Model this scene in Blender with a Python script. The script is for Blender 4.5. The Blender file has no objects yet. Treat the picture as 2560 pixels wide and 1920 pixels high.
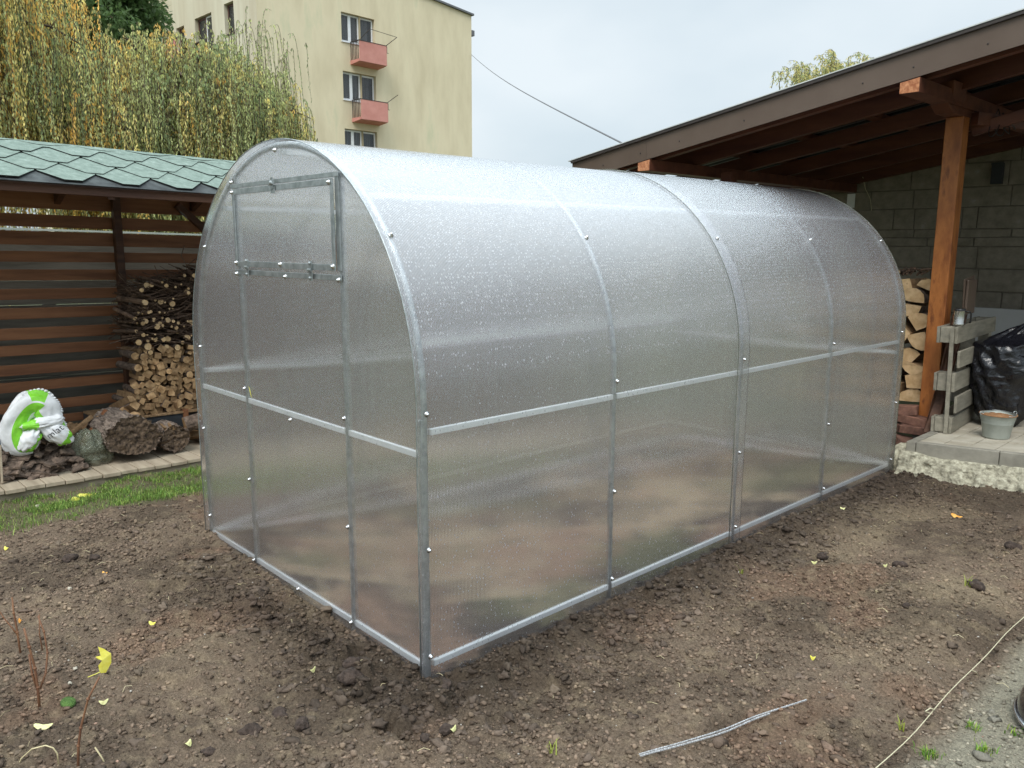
import bpy, bmesh, math, random
import numpy as np
from mathutils import Vector, Matrix
R_ = math.radians
random.seed(7)
rng = np.random.default_rng(11)
S = bpy.context.scene
COL = S.collection

# ------------------------------------------------------------------ camera
cam_d = bpy.data.cameras.new('camera'); cam = bpy.data.objects.new('camera', cam_d); COL.objects.link(cam)
def cam_axes(yaw, pitch, roll):
    f = Vector((math.sin(yaw)*math.cos(pitch), math.cos(yaw)*math.cos(pitch), math.sin(pitch)))
    r = f.cross(Vector((0, 0, 1))).normalized(); u = r.cross(f)
    c, s = math.cos(roll), math.sin(roll)
    return c*r+s*u, -s*r+c*u, f
cr, cu, cf = cam_axes(-.8221, -.1724, .0029)
CAM = Vector((2.1731, -1.6113, 1.4905))
cam.matrix_world = Matrix(((cr.x, cu.x, -cf.x, CAM.x), (cr.y, cu.y, -cf.y, CAM.y), (cr.z, cu.z, -cf.z, CAM.z), (0, 0, 0, 1)))
cam_d.sensor_width = 36; cam_d.lens = 27.95; cam_d.clip_start = .05; cam_d.clip_end = 3000
S.camera = cam

# ------------------------------------------------------------------ sky, sun, exposure
SUN_EL, SUN_AZ = R_(52), R_(150)      # azimuth: compass from +Y towards +X
w = bpy.data.worlds.new("World"); S.world = w; w.use_nodes = True
nt = w.node_tree; nt.nodes.clear()
out = nt.nodes.new('ShaderNodeOutputWorld'); bg = nt.nodes.new('ShaderNodeBackground')
sky = nt.nodes.new('ShaderNodeTexSky'); sky.sky_type = 'NISHITA'; sky.sun_disc = False
sky.sun_elevation = SUN_EL; sky.sun_rotation = SUN_AZ; sky.air_density = 1.0; sky.dust_density = 3.0
tc = nt.nodes.new('ShaderNodeTexCoord'); mp = nt.nodes.new('ShaderNodeMapping'); mp.inputs['Scale'].default_value = (1.5, 1.5, 3)
mp.inputs['Location'].default_value = (3.1, 1.4, .3)
nz = nt.nodes.new('ShaderNodeTexNoise'); nz.inputs['Scale'].default_value = 1.6; nz.inputs['Detail'].default_value = 5; nz.inputs['Roughness'].default_value = .45
rp = nt.nodes.new('ShaderNodeValToRGB')
rp.color_ramp.elements[0].position = .3; rp.color_ramp.elements[0].color = (4.2, 5.15, 5.8, 1)
rp.color_ramp.elements[1].position = .7; rp.color_ramp.elements[1].color = (6.3, 6.9, 7.25, 1)
mx = nt.nodes.new('ShaderNodeMix'); mx.data_type = 'RGBA'; mx.inputs[0].default_value = .93
nt.links.new(tc.outputs['Generated'], mp.inputs[0]); nt.links.new(mp.outputs[0], nz.inputs['Vector'])
nt.links.new(nz.outputs[0], rp.inputs[0]); nt.links.new(sky.outputs[0], mx.inputs[6]); nt.links.new(rp.outputs[0], mx.inputs[7])
sepz = nt.nodes.new('ShaderNodeSeparateXYZ'); nt.links.new(tc.outputs['Generated'], sepz.inputs[0])
grad = nt.nodes.new('ShaderNodeMapRange'); grad.inputs[1].default_value = .36; grad.inputs[2].default_value = 1; grad.inputs[3].default_value = 1.06; grad.inputs[4].default_value = 4.1   # overcast: brighter overhead
nt.links.new(sepz.outputs[2], grad.inputs[0])
scl = nt.nodes.new('ShaderNodeVectorMath'); scl.operation = 'SCALE'; nt.links.new(mx.outputs[2], scl.inputs[0]); nt.links.new(grad.outputs[0], scl.inputs['Scale'])
nt.links.new(scl.outputs[0], bg.inputs[0]); bg.inputs[1].default_value = .1
nt.links.new(bg.outputs[0], out.inputs[0])
sun_d = bpy.data.lights.new('sun', 'SUN'); sun_d.energy = 1.5; sun_d.angle = R_(25); sun_d.color = (1, .96, .9)
sun = bpy.data.objects.new('sun', sun_d); COL.objects.link(sun)
sv = Vector((math.sin(SUN_AZ)*math.cos(SUN_EL), math.cos(SUN_AZ)*math.cos(SUN_EL), math.sin(SUN_EL)))
sun.rotation_euler = sv.to_track_quat('Z', 'Y').to_euler()
S.view_settings.view_transform = 'Standard'; S.view_settings.look = 'None'; S.view_settings.exposure = .38; S.view_settings.gamma = 1
S.render.engine = 'CYCLES'
cy = S.cycles
cy.use_denoising = True
try: cy.denoiser = 'OPENIMAGEDENOISE'; cy.denoising_input_passes = 'RGB_ALBEDO_NORMAL'; cy.denoising_prefilter = 'NONE'
except Exception: pass
cy.max_bounces = 14; cy.transmission_bounces = 12; cy.transparent_max_bounces = 24; cy.glossy_bounces = 4; cy.diffuse_bounces = 3
cy.sample_clamp_indirect = 4; cy.caustics_reflective = False; cy.caustics_refractive = True
cy.blur_glossy = .5

# ------------------------------------------------------------------ helpers
def link(o, parent=None):
    COL.objects.link(o)
    if parent is not None: o.parent = parent
    return o
def tag(o, label=None, cat=None, group=None, kind=None):
    if label: o['label'] = label
    if cat: o['category'] = cat
    if group: o['group'] = group
    if kind: o['kind'] = kind
    return o
def thing(name, label, cat, loc=(0, 0, 0), rot=(0, 0, 0), group=None):
    o = bpy.data.objects.new(name, None); o.empty_display_size = .1; link(o)
    o.location = loc; o.rotation_euler = rot
    return tag(o, label, cat, group)
def mesh_np(name, V, F, mat, parent=None, smooth=False, attr=None, mats=None, midx=None):
    """V (n,3) array, F (m,k) int array; attr: (n,3) colours -> 'Col'"""
    V = np.asarray(V, dtype=np.float32); F = np.asarray(F, dtype=np.int32)
    me = bpy.data.meshes.new(name); k = F.shape[1]; m = F.shape[0]
    me.vertices.add(len(V)); me.vertices.foreach_set('co', V.ravel())
    me.loops.add(m*k); me.loops.foreach_set('vertex_index', F.ravel())
    me.polygons.add(m); me.polygons.foreach_set('loop_start', np.arange(0, m*k, k, dtype=np.int32))
    try: me.polygons.foreach_set('loop_total', np.full(m, k, dtype=np.int32))
    except Exception: pass
    me.update(calc_edges=True)
    if attr is not None:
        a = me.color_attributes.new('Col', 'FLOAT_COLOR', 'POINT')
        c = np.ones((len(V), 4), dtype=np.float32); c[:, :attr.shape[1]] = attr; a.data.foreach_set('color', c.ravel())
    for mm in (mats or [mat]): me.materials.append(mm)
    if midx is not None: me.polygons.foreach_set('material_index', np.asarray(midx, dtype=np.int32))
    if smooth: me.polygons.foreach_set('use_smooth', np.ones(m, dtype=bool))
    return link(bpy.data.objects.new(name, me), parent)
class MB:
    def __init__(s): s.v = []; s.f = []; s.mi = []
    def add(s, vs, fs, mi=0):
        b = len(s.v); s.v += [tuple(v) for v in vs]; s.f += [tuple(b+i for i in f) for f in fs]; s.mi += [mi]*len(fs); return s
    def hexa(s, P, mi=0):   # 8 points: bottom loop 0-3, top loop 4-7
        return s.add(P, [(0, 3, 2, 1), (4, 5, 6, 7), (0, 1, 5, 4), (1, 2, 6, 5), (2, 3, 7, 6), (3, 0, 4, 7)], mi)
    def box(s, x0, x1, y0, y1, z0, z1, mi=0):
        return s.hexa([(x0, y0, z0), (x1, y0, z0), (x1, y1, z0), (x0, y1, z0), (x0, y0, z1), (x1, y0, z1), (x1, y1, z1), (x0, y1, z1)], mi)
    def obox(s, c, size, M, mi=0):
        c = Vector(c); h = [q/2 for q in size]
        return s.hexa([c+M@Vector((sx*h[0], sy*h[1], sz*h[2])) for sz in (-1, 1) for sx, sy in ((-1, -1), (1, -1), (1, 1), (-1, 1))], mi)
    def bar(s, a, b, w, h, up=(0, 0, 1), mi=0):
        a = Vector(a); b = Vector(b); d = (b-a); L = d.length; d.normalize(); up = Vector(up)
        x = d.cross(up)
        if x.length < 1e-4: x = d.cross(Vector((1, 0, 0)))
        x.normalize(); z = x.cross(d)
        M = Matrix((x, d, z)).transposed()
        return s.obox((a+b)/2, (w, L, h), M, mi)
    def tube(s, pts, r, n=8, caps=True, flat=1.0, mi=0, up=None):
        pts = [Vector(p) for p in pts]; m = len(pts)
        rs = r if isinstance(r, (list, tuple)) else [r]*m
        t0 = (pts[1]-pts[0]).normalized(); ref = Vector(up) if up else (Vector((0, 0, 1)) if abs(t0.z) < .9 else Vector((1, 0, 0)))
        vs = []
        for i, p in enumerate(pts):
            t = (pts[min(i+1, m-1)]-pts[max(i-1, 0)]).normalized()
            x = t.cross(ref)
            if x.length < 1e-5: x = t.orthogonal()
            x.normalize(); y = x.cross(t)
            if not up: ref = y
            for k in range(n):
                a = 2*math.pi*k/n
                vs.append(p+x*math.cos(a)*rs[i]+y*math.sin(a)*rs[i]*flat)
        fs = [(i*n+k, i*n+(k+1) % n, (i+1)*n+(k+1) % n, (i+1)*n+k) for i in range(m-1) for k in range(n)]
        if caps: fs += [tuple(range(n-1, -1, -1)), tuple((m-1)*n+k for k in range(n))]
        return s.add(vs, fs, mi)
    def lathe(s, prof, n=24, c=(0, 0, 0), mi=0, cap=False):
        vs = [(c[0]+r*math.cos(2*math.pi*k/n), c[1]+r*math.sin(2*math.pi*k/n), c[2]+z) for r, z in prof for k in range(n)]
        fs = [(i*n+k, i*n+(k+1) % n, (i+1)*n+(k+1) % n, (i+1)*n+k) for i in range(len(prof)-1) for k in range(n)]
        if cap: fs += [tuple(range(n-1, -1, -1)), tuple((len(prof)-1)*n+k for k in range(n))]
        return s.add(vs, fs, mi)
    def sphere(s, c, r, seg=10, rings=6, sc=(1, 1, 1), mi=0):
        vs = [(c[0], c[1], c[2]+r*sc[2])]
        for i in range(1, rings):
            a = math.pi*i/rings
            for k in range(seg):
                b = 2*math.pi*k/seg
                vs.append((c[0]+r*sc[0]*math.sin(a)*math.cos(b), c[1]+r*sc[1]*math.sin(a)*math.sin(b), c[2]+r*sc[2]*math.cos(a)))
        vs.append((c[0], c[1], c[2]-r*sc[2])); e = len(vs)-1
        fs = [(0, 1+k, 1+(k+1) % seg) for k in range(seg)]
        for i in range(rings-2):
            fs += [(1+i*seg+k, 1+(i+1)*seg+k, 1+(i+1)*seg+(k+1) % seg, 1+i*seg+(k+1) % seg) for k in range(seg)]
        fs += [(e, 1+(rings-2)*seg+(k+1) % seg, 1+(rings-2)*seg+k) for k in range(seg)]
        return s.add(vs, fs, mi)
    def build(s, name, mat, parent=None, smooth=False, bevel=0, loc=None):
        me = bpy.data.meshes.new(name); me.from_pydata([tuple(v) for v in s.v], [], s.f)
        for m in (mat if isinstance(mat, (list, tuple)) else [mat]): me.materials.append(m)
        me.polygons.foreach_set('material_index', s.mi)
        if smooth: me.polygons.foreach_set('use_smooth', [True]*len(me.polygons))
        me.update()
        o = link(bpy.data.objects.new(name, me), parent)
        if loc: o.location = loc
        if bevel:
            b = o.modifiers.new('bevel', 'BEVEL'); b.width = bevel; b.segments = 2; b.limit_method = 'ANGLE'; b.angle_limit = R_(50)
        return o

# value noise ------------------------------------------------------------
_lat = rng.random((256, 256)).astype(np.float32)
def vn(x, y, s, ox=0.0, oy=0.0):
    x = np.asarray(x)*s+ox+500.3; y = np.asarray(y)*s+oy+700.7
    xi = np.floor(x).astype(int); yi = np.floor(y).astype(int); fx = x-xi; fy = y-yi
    fx = fx*fx*fx*(fx*(fx*6-15)+10); fy = fy*fy*fy*(fy*(fy*6-15)+10)
    a = _lat[xi % 256, yi % 256]; b = _lat[(xi+1) % 256, yi % 256]; c = _lat[xi % 256, (yi+1) % 256]; d = _lat[(xi+1) % 256, (yi+1) % 256]
    return (a*(1-fx)+b*fx)*(1-fy)+(c*(1-fx)+d*fx)*fy-.5
def fbm(x, y, s, o=4, ox=0.0):
    t = 0; a = 1
    for i in range(o): t = t+a*vn(x, y, s*2**i, ox+i*17.3, ox*2+i*9.1); a *= .55
    return t

# ------------------------------------------------------------------ materials
def new_mat(name):
    m = bpy.data.materials.new(name); m.use_nodes = True; n = m.node_tree.nodes; n.clear()
    o = n.new('ShaderNodeOutputMaterial'); b = n.new('ShaderNodeBsdfPrincipled'); m.node_tree.links.new(b.outputs[0], o.inputs[0])
    return m, m.node_tree, b
def pm(name, c1, c2=None, sc=(6, 6, 6), detail=6, rough=.75, rough2=None, metal=0, bump=.3, bsc=None, bdist=.01, rand=0, c3=None, p3=.62, spec=.4, ramp=(.35, .65), coord='Object', coat=0):
    m, t, b = new_mat(name); N = t.nodes.new; L = t.links.new
    tc = N('ShaderNodeTexCoord'); mp = N('ShaderNodeMapping'); mp.inputs['Scale'].default_value = sc
    L(tc.outputs[coord], mp.inputs[0])
    info = N('ShaderNodeObjectInfo'); ad = N('ShaderNodeVectorMath'); ad.operation = 'ADD'
    ml = N('ShaderNodeMath'); ml.operation = 'MULTIPLY'; ml.inputs[1].default_value = 37.0 if rand else 0
    L(info.outputs['Random'], ml.inputs[0]); L(mp.outputs[0], ad.inputs[0]); L(ml.outputs[0], ad.inputs[1])
    nz = N('ShaderNodeTexNoise'); nz.inputs['Scale'].default_value = 1; nz.inputs['Detail'].default_value = detail; nz.inputs['Roughness'].default_value = .6
    L(ad.outputs[0], nz.inputs['Vector'])
    r = N('ShaderNodeValToRGB'); e = r.color_ramp.elements
    e[0].position = ramp[0]; e[0].color = (*c1, 1); e[1].position = ramp[1]; e[1].color = (*(c2 or c1), 1)
    if c3: x = e.new(min(.99, ramp[1]+.12)); x.color = (*c3, 1)
    L(nz.outputs[0], r.inputs[0]); col = r.outputs[0]
    if rand:
        hs = N('ShaderNodeHueSaturation'); mr = N('ShaderNodeMapRange'); mr.inputs[3].default_value = 1-rand; mr.inputs[4].default_value = 1+rand
        L(info.outputs['Random'], mr.inputs[0]); L(mr.outputs[0], hs.inputs['Value']); L(col, hs.inputs['Color']); col = hs.outputs[0]
    L(col, b.inputs['Base Color'])
    b.inputs['Roughness'].default_value = rough; b.inputs['Metallic'].default_value = metal; b.inputs['Specular IOR Level'].default_value = spec
    b.inputs['Coat Weight'].default_value = coat; b.inputs['Coat Roughness'].default_value = .15
    if rough2 is not None:
        mr = N('ShaderNodeMapRange'); mr.inputs[3].default_value = rough; mr.inputs[4].default_value = rough2; L(nz.outputs[0], mr.inputs[0]); L(mr.outputs[0], b.inputs['Roughness'])
    if bump:
        bn = N('ShaderNodeBump'); bn.inputs['Strength'].default_value = bump; bn.inputs['Distance'].default_value = bdist
        n2 = N('ShaderNodeTexNoise'); mp2 = N('ShaderNodeMapping'); mp2.inputs['Scale'].default_value = bsc or tuple(q*3 for q in sc)
        n2.inputs['Scale'].default_value = 1; n2.inputs['Detail'].default_value = 4
        L(tc.outputs[coord], mp2.inputs[0]); L(mp2.outputs[0], n2.inputs['Vector']); L(n2.outputs[0], bn.inputs['Height']); L(bn.outputs[0], b.inputs['Normal'])
    return m
def attr_mat(name, rough=.6, trans=0, spec=.3, var=.25, vsc=40, bump=0, bsc=90, bdist=.004):
    """colour comes from the mesh's own colour attribute, broken up by noise"""
    m, t, b = new_mat(name); N = t.nodes.new; L = t.links.new
    a = N('ShaderNodeAttribute'); a.attribute_name = 'Col'; tc = N('ShaderNodeTexCoord')
    nz = N('ShaderNodeTexNoise'); nz.inputs['Scale'].default_value = vsc; nz.inputs['Detail'].default_value = 5; nz.inputs['Roughness'].default_value = .7; L(tc.outputs['Object'], nz.inputs['Vector'])
    mr = N('ShaderNodeMapRange'); mr.inputs[1].default_value = .25; mr.inputs[2].default_value = .75; mr.inputs[3].default_value = 1-var; mr.inputs[4].default_value = 1+var
    L(nz.outputs[0], mr.inputs[0]); hs = N('ShaderNodeHueSaturation'); L(mr.outputs[0], hs.inputs['Value']); L(a.outputs['Color'], hs.inputs['Color'])
    L(hs.outputs[0], b.inputs['Base Color']); b.inputs['Roughness'].default_value = rough; b.inputs['Specular IOR Level'].default_value = spec
    if trans:
        o = [n for n in t.nodes if n.type == 'OUTPUT_MATERIAL'][0]
        tr = N('ShaderNodeBsdfTranslucent'); mxs = N('ShaderNodeMixShader'); mxs.inputs[0].default_value = trans
        L(hs.outputs[0], tr.inputs[0]); L(b.outputs[0], mxs.inputs[1]); L(tr.outputs[0], mxs.inputs[2]); L(mxs.outputs[0], o.inputs[0])
    if bump:
        bn = N('ShaderNodeBump'); bn.inputs['Strength'].default_value = bump; bn.inputs['Distance'].default_value = bdist
        n2 = N('ShaderNodeTexNoise'); n2.inputs['Scale'].default_value = bsc; n2.inputs['Detail'].default_value = 6; n2.inputs['Roughness'].default_value = .7
        L(tc.outputs['Object'], n2.inputs['Vector']); L(n2.outputs[0], bn.inputs['Height']); L(bn.outputs[0], b.inputs['Normal'])
    return m
def poly_mat(name, along, vert, milk=.12, wet=.5):
    """twin wall polycarbonate: fine flutes bend what lies behind sideways, rain drops sparkle on it"""
    m = bpy.data.materials.new(name); m.use_nodes = True; t = m.node_tree; t.nodes.clear(); N = t.nodes.new; L = t.links.new
    o = N('ShaderNodeOutputMaterial'); tc = N('ShaderNodeTexCoord'); geo = N('ShaderNodeNewGeometry')
    sep = N('ShaderNodeSeparateXYZ'); L(tc.outputs['Object'], sep.inputs[0])
    s = sep.outputs[along]
    m1 = N('ShaderNodeMath'); m1.operation = 'MULTIPLY'; m1.inputs[1].default_value = 2*math.pi/.0065; L(s, m1.inputs[0])
    sn = N('ShaderNodeMath'); sn.operation = 'SINE'; L(m1.outputs[0], sn.inputs[0])
    am = N('ShaderNodeMath'); am.operation = 'MULTIPLY'; am.inputs[1].default_value = 1.15; L(sn.outputs[0], am.inputs[0])
    cb = N('ShaderNodeCombineXYZ'); L(am.outputs[0], cb.inputs[along])
    ad = N('ShaderNodeVectorMath'); ad.operation = 'ADD'; L(geo.outputs['Normal'], ad.inputs[0]); L(cb.outputs[0], ad.inputs[1])
    # slow waviness
    nw = N('ShaderNodeTexNoise'); nw.inputs['Scale'].default_value = 2.2; nw.inputs['Detail'].default_value = 3; L(tc.outputs['Object'], nw.inputs['Vector'])
    sb = N('ShaderNodeVectorMath'); sb.operation = 'SUBTRACT'; sb.inputs[1].default_value = (.5, .5, .5); L(nw.outputs['Color'], sb.inputs[0])
    sc = N('ShaderNodeVectorMath'); sc.operation = 'SCALE'; sc.inputs['Scale'].default_value = .04; L(sb.outputs[0], sc.inputs[0])
    a2 = N('ShaderNodeVectorMath'); a2.operation = 'ADD'; L(ad.outputs[0], a2.inputs[0]); L(sc.outputs[0], a2.inputs[1])
    nn = N('ShaderNodeVectorMath'); nn.operation = 'NORMALIZE'; L(a2.outputs[0], nn.inputs[0])
    rf = N('ShaderNodeBsdfRefraction'); rf.inputs['IOR'].default_value = 1.13; rf.inputs['Roughness'].default_value = .22; rf.inputs['Color'].default_value = (.985, .98, .985, 1)
    L(nn.outputs[0], rf.inputs['Normal'])
    iv = N('ShaderNodeMapRange'); iv.inputs[3].default_value = 1.2; iv.inputs[4].default_value = 1/1.2; L(geo.outputs['Backfacing'], iv.inputs[0]); L(iv.outputs[0], rf.inputs['IOR'])   # a thin sheet: the same from both sides
    tp = N('ShaderNodeBsdfTransparent'); tp.inputs[0].default_value = (.95, .95, .95, 1)
    mA = N('ShaderNodeMixShader'); mA.inputs[0].default_value = .07; L(rf.outputs[0], mA.inputs[1]); L(tp.outputs[0], mA.inputs[2])
    # milky scatter, with rain drops as a fine speckle
    vo = N('ShaderNodeTexVoronoi'); vo.inputs['Scale'].default_value = 130; vo.inputs['Randomness'].default_value = 1
    mp = N('ShaderNodeMapping'); ss = [1, 1, 1]; ss[vert] = .55; mp.inputs['Scale'].default_value = ss
    nd = N('ShaderNodeTexNoise'); nd.inputs['Scale'].default_value = 260; nd.inputs['Detail'].default_value = 2; L(mp.outputs[0], nd.inputs['Vector'])
    L(tc.outputs['Object'], mp.inputs[0]); L(mp.outputs[0], vo.inputs['Vector'])
    spz = N('ShaderNodeSeparateXYZ'); L(geo.outputs['Normal'], spz.inputs[0])
    dr = N('ShaderNodeMapRange'); dr.inputs[1].default_value = .42; dr.inputs[2].default_value = .15; L(vo.outputs['Distance'], dr.inputs[0])   # drop mask
    cell = N('ShaderNodeSeparateColor'); L(vo.outputs['Color'], cell.inputs[0])
    up = N('ShaderNodeMapRange'); up.inputs[1].default_value = -.1; up.inputs[2].default_value = .75; up.inputs[3].default_value = .975; up.inputs[4].default_value = .3; up.clamp = True
    L(spz.outputs[2], up.inputs[0])
    gt = N('ShaderNodeMath'); gt.operation = 'GREATER_THAN'; L(cell.outputs[0], gt.inputs[0]); L(up.outputs[0], gt.inputs[1])
    dm = N('ShaderNodeMath'); dm.operation = 'MULTIPLY'; L(dr.outputs[0], dm.inputs[0]); L(gt.outputs[0], dm.inputs[1])
    df = N('ShaderNodeBsdfDiffuse'); df.inputs[0].default_value = (.89, .89, .945, 1)
    tl = N('ShaderNodeBsdfTranslucent'); tl.inputs[0].default_value = (.92, .92, .94, 1)
    mB = N('ShaderNodeMixShader'); mB.inputs[0].default_value = .5; L(df.outputs[0], mB.inputs[1]); L(tl.outputs[0], mB.inputs[2])
    fac = N('ShaderNodeMath'); fac.operation = 'MULTIPLY_ADD'; fac.inputs[1].default_value = wet; rib = N('ShaderNodeMath'); rib.operation = 'MULTIPLY_ADD'; rib.inputs[1].default_value = .022; rib.inputs[2].default_value = milk; L(sn.outputs[0], rib.inputs[0]); L(rib.outputs[0], fac.inputs[2]); L(dm.outputs[0], fac.inputs[0])
    upm = N('ShaderNodeMapRange'); upm.inputs[1].default_value = .02; upm.inputs[2].default_value = .8; upm.inputs[3].default_value = 0; upm.inputs[4].default_value = .38; L(spz.outputs[2], upm.inputs[0])  # whiter where the sheet faces up: sky reflection painted into the scatter
    f2 = N('ShaderNodeMath'); f2.operation = 'ADD'; f2.use_clamp = True; L(fac.outputs[0], f2.inputs[0]); L(upm.outputs[0], f2.inputs[1])
    mC = N('ShaderNodeMixShader'); L(f2.outputs[0], mC.inputs[0]); L(mA.outputs[0], mC.inputs[1]); L(mB.outputs[0], mC.inputs[2])
    # gloss
    gl = N('ShaderNodeBsdfGlossy'); gl.inputs['Roughness'].default_value = .16
    nd2 = N('ShaderNodeVectorMath'); nd2.operation = 'SUBTRACT'; nd2.inputs[1].default_value = (.5, .5, .5); L(nd.outputs['Color'], nd2.inputs[0])
    nd3 = N('ShaderNodeVectorMath'); nd3.operation = 'SCALE'; nd3.inputs['Scale'].default_value = .9; L(nd2.outputs[0], nd3.inputs[0])
    ar = N('ShaderNodeMath'); ar.operation = 'MULTIPLY'; ar.inputs[1].default_value = .3; L(sn.outputs[0], ar.inputs[0])
    cb2 = N('ShaderNodeCombineXYZ'); L(ar.outputs[0], cb2.inputs[along])
    g1 = N('ShaderNodeVectorMath'); g1.operation = 'ADD'; L(geo.outputs['Normal'], g1.inputs[0]); L(cb2.outputs[0], g1.inputs[1])
    g2 = N('ShaderNodeVectorMath'); g2.operation = 'ADD'; L(g1.outputs[0], g2.inputs[0]); L(nd3.outputs[0], g2.inputs[1])
    g3 = N('ShaderNodeVectorMath'); g3.operation = 'NORMALIZE'; L(g2.outputs[0], g3.inputs[0]); L(g3.outputs[0], gl.inputs['Normal'])
    fr = N('ShaderNodeFresnel'); iv2 = N('ShaderNodeMapRange'); iv2.inputs[3].default_value = 1.58; iv2.inputs[4].default_value = 1/1.58; L(geo.outputs['Backfacing'], iv2.inputs[0]); L(iv2.outputs[0], fr.inputs[0])
    f1_ = N('ShaderNodeMath'); f1_.operation = 'SUBTRACT'; f1_.inputs[0].default_value = 1; L(fr.outputs[0], f1_.inputs[1])     # several walls: 1-(1-F)^3.5
    f4_ = N('ShaderNodeMath'); f4_.operation = 'POWER'; f4_.inputs[1].default_value = 3.2; L(f1_.outputs[0], f4_.inputs[0])
    fm = N('ShaderNodeMath'); fm.operation = 'SUBTRACT'; fm.inputs[0].default_value = 1; fm.use_clamp = True; L(f4_.outputs[0], fm.inputs[1])
    mD = N('ShaderNodeMixShader'); L(fm.outputs[0], mD.inputs[0]); L(mC.outputs[0], mD.inputs[1]); L(gl.outputs[0], mD.inputs[2])
    L(mD.outputs[0], o.inputs[0])
    return m

M = {}
M['poly_side'] = poly_mat('polycarbonate_arched', 1, 2)
M['poly_end'] = poly_mat('polycarbonate_end', 0, 2, milk=.11, wet=.3)
M['galv'] = pm('galvanised_steel', (.3, .33, .33), (.5, .53, .53), sc=(30, 30, 30), rough=.38, metal=.75, bump=.1)
M['zinc_light'] = pm('zinc_plated_rail', (.82, .85, .85), (.9, .92, .92), sc=(20, 20, 20), rough=.4, metal=.15, bump=.05)
M['bolt'] = pm('bolt_steel', (.5, .5, .5), (.75, .75, .75), sc=(60, 60, 60), rough=.25, metal=.9, bump=0)
M['wood_dark'] = pm('brown_stained_boards', (.055, .022, .012), (.115, .05, .025), sc=(18, 1.2, 18), rough=.6, rand=.15, bump=.3, bdist=.004, c3=(.03, .012, .008))
M['wood_slat'] =  pm('orange_brown_slats', (.16, .062, .026), (.33, .145, .065), sc=(12, 1.6, 20), rough=.6, bump=.35, bdist=.004, ramp=(.3, .7))
M['wood_post'] = pm('stained_post_wood', (.17, .048, .011), (.38, .135, .033), sc=(14, 14, 4.5), rough=.5, bump=.4, bdist=.004, c3=(.13, .036, .01), ramp=(.3, .6))
M['wood_rafter'] = pm('dark_red_rafter_wood', (.07, .021, .012), (.13, .044, .022), sc=(1.6, 10, 10), rough=.55, bump=.2, bdist=.004)
M['wood_end'] = pm('sawn_beam_end', (.3, .1, .04), (.55, .25, .12), sc=(40, 40, 40), rough=.8, bump=.4, bdist=.004)
M['grey_wood'] = pm('weathered_grey_boards', (.11, .105, .085), (.21, .2, .165), sc=(14, 1.5, 14), rough=.85, bump=.5, bdist=.004, c3=(.08, .075, .06))
M['pallet'] = pm('weathered_pallet_wood', (.17, .155, .12), (.3, .275, .215), sc=(18, 3, 18), rough=.85, bump=.5, bdist=.004, rand=.12)
M['deck'] = pm('sandy_deck_planks', (.3, .24, .17), (.45, .37, .27), sc=(2, 14, 8), rough=.85, bump=.4, bdist=.004, c3=(.22, .17, .12))
M['deck_beam'] = pm('deck_edge_beam', (.2, .165, .12), (.29, .24, .175), sc=(10, 1.2, 10), rough=.8, bump=.3, bdist=.004)
M['fascia'] = pm('brown_sheet_metal', (.105, .073, .054), (.125, .09, .068), sc=(3, 3, 3), rough=.42, bump=.03, metal=.2)
M['fascia_edge'] = pm('pale_drip_edge', (.45, .46, .44), (.6, .62, .6), sc=(5, 5, 5), rough=.5, bump=0)
M['corrugated'] = pm('dark_corrugated_steel', (.02, .02, .024), (.035, .035, .045), sc=(4, 4, 4), rough=.4, metal=.5, bump=0)
M['block'] = pm('aerated_concrete_block', (.17, .148, .115), (.26, .23, .185), sc=(9, 9, 9), rough=.95, bump=.5, bdist=.01, c3=(.3, .28, .25), ramp=(.3, .62))
M['mortar'] = pm('dark_mortar_joint', (.12, .105, .082), (.19, .165, .132), sc=(12, 12, 12), rough=.95, bump=.4)
M['shingle'] = pm('green_bitumen_shingle', (.12, .165, .135), (.185, .24, .2), sc=(24, 24, 24), detail=10, rough=.75, bump=.8, bsc=(260, 260, 260), bdist=.004, c3=(.24, .3, .26), ramp=(.3, .6))
M['shingle_dark'] = pm('dark_starter_shingle', (.018, .02, .021), (.07, .08, .078), sc=(9, 9, 9), rough=.85, bump=.6, bsc=(200, 200, 200), bdist=.003, c3=(.3, .32, .3), ramp=(.35, .7))
M['facade'] = pm('yellow_rendered_facade', (.6, .51, .345), (.71, .615, .43), sc=(.8, .8, .22), detail=8, rough=.9, bump=.15, bsc=(3, 3, 3), bdist=.03, c3=(.58, .55, .37), ramp=(.36, .58))
M['facade_grey'] = pm('stained_beige_facade', (.5, .44, .32), (.6, .56, .43), sc=(1.1, 1.1, .12), detail=6, rough=.9, bump=.15, bsc=(3, 3, 3), bdist=.03)
M['facade_pale'] = pm('pale_cream_facade', (.62, .57, .42), (.7, .66, .5), sc=(.8, .8, .2), rough=.9, bump=0)
M['pink'] = pm('salmon_pink_balcony', (.53, .225, .185), (.6, .275, .23), sc=(2, 2, 2), rough=.85, bump=.1)
M['white_pvc'] = pm('white_window_frame', (.72, .73, .74), (.8, .81, .82), sc=(8, 8, 8), rough=.4, bump=0)
M['brown_frame'] = pm('brown_window_frame', (.09, .04, .03), (.13, .06, .045), sc=(8, 8, 8), rough=.5, bump=0)
M['black_iron'] = pm('dark_iron', (.03, .025, .022), (.05, .04, .035), sc=(8, 8, 8), rough=.6, bump=0)
M['teal_pale'] = pm('pale_mint_render', (.5, .6, .53), (.6, .68, .62), sc=(2, 2, .4), rough=.9, bump=0)
M['curtain'] = pm('net_curtain', (.33, .34, .35), (.5, .51, .52), sc=(7, 7, .3), rough=.9, bump=0)
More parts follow.
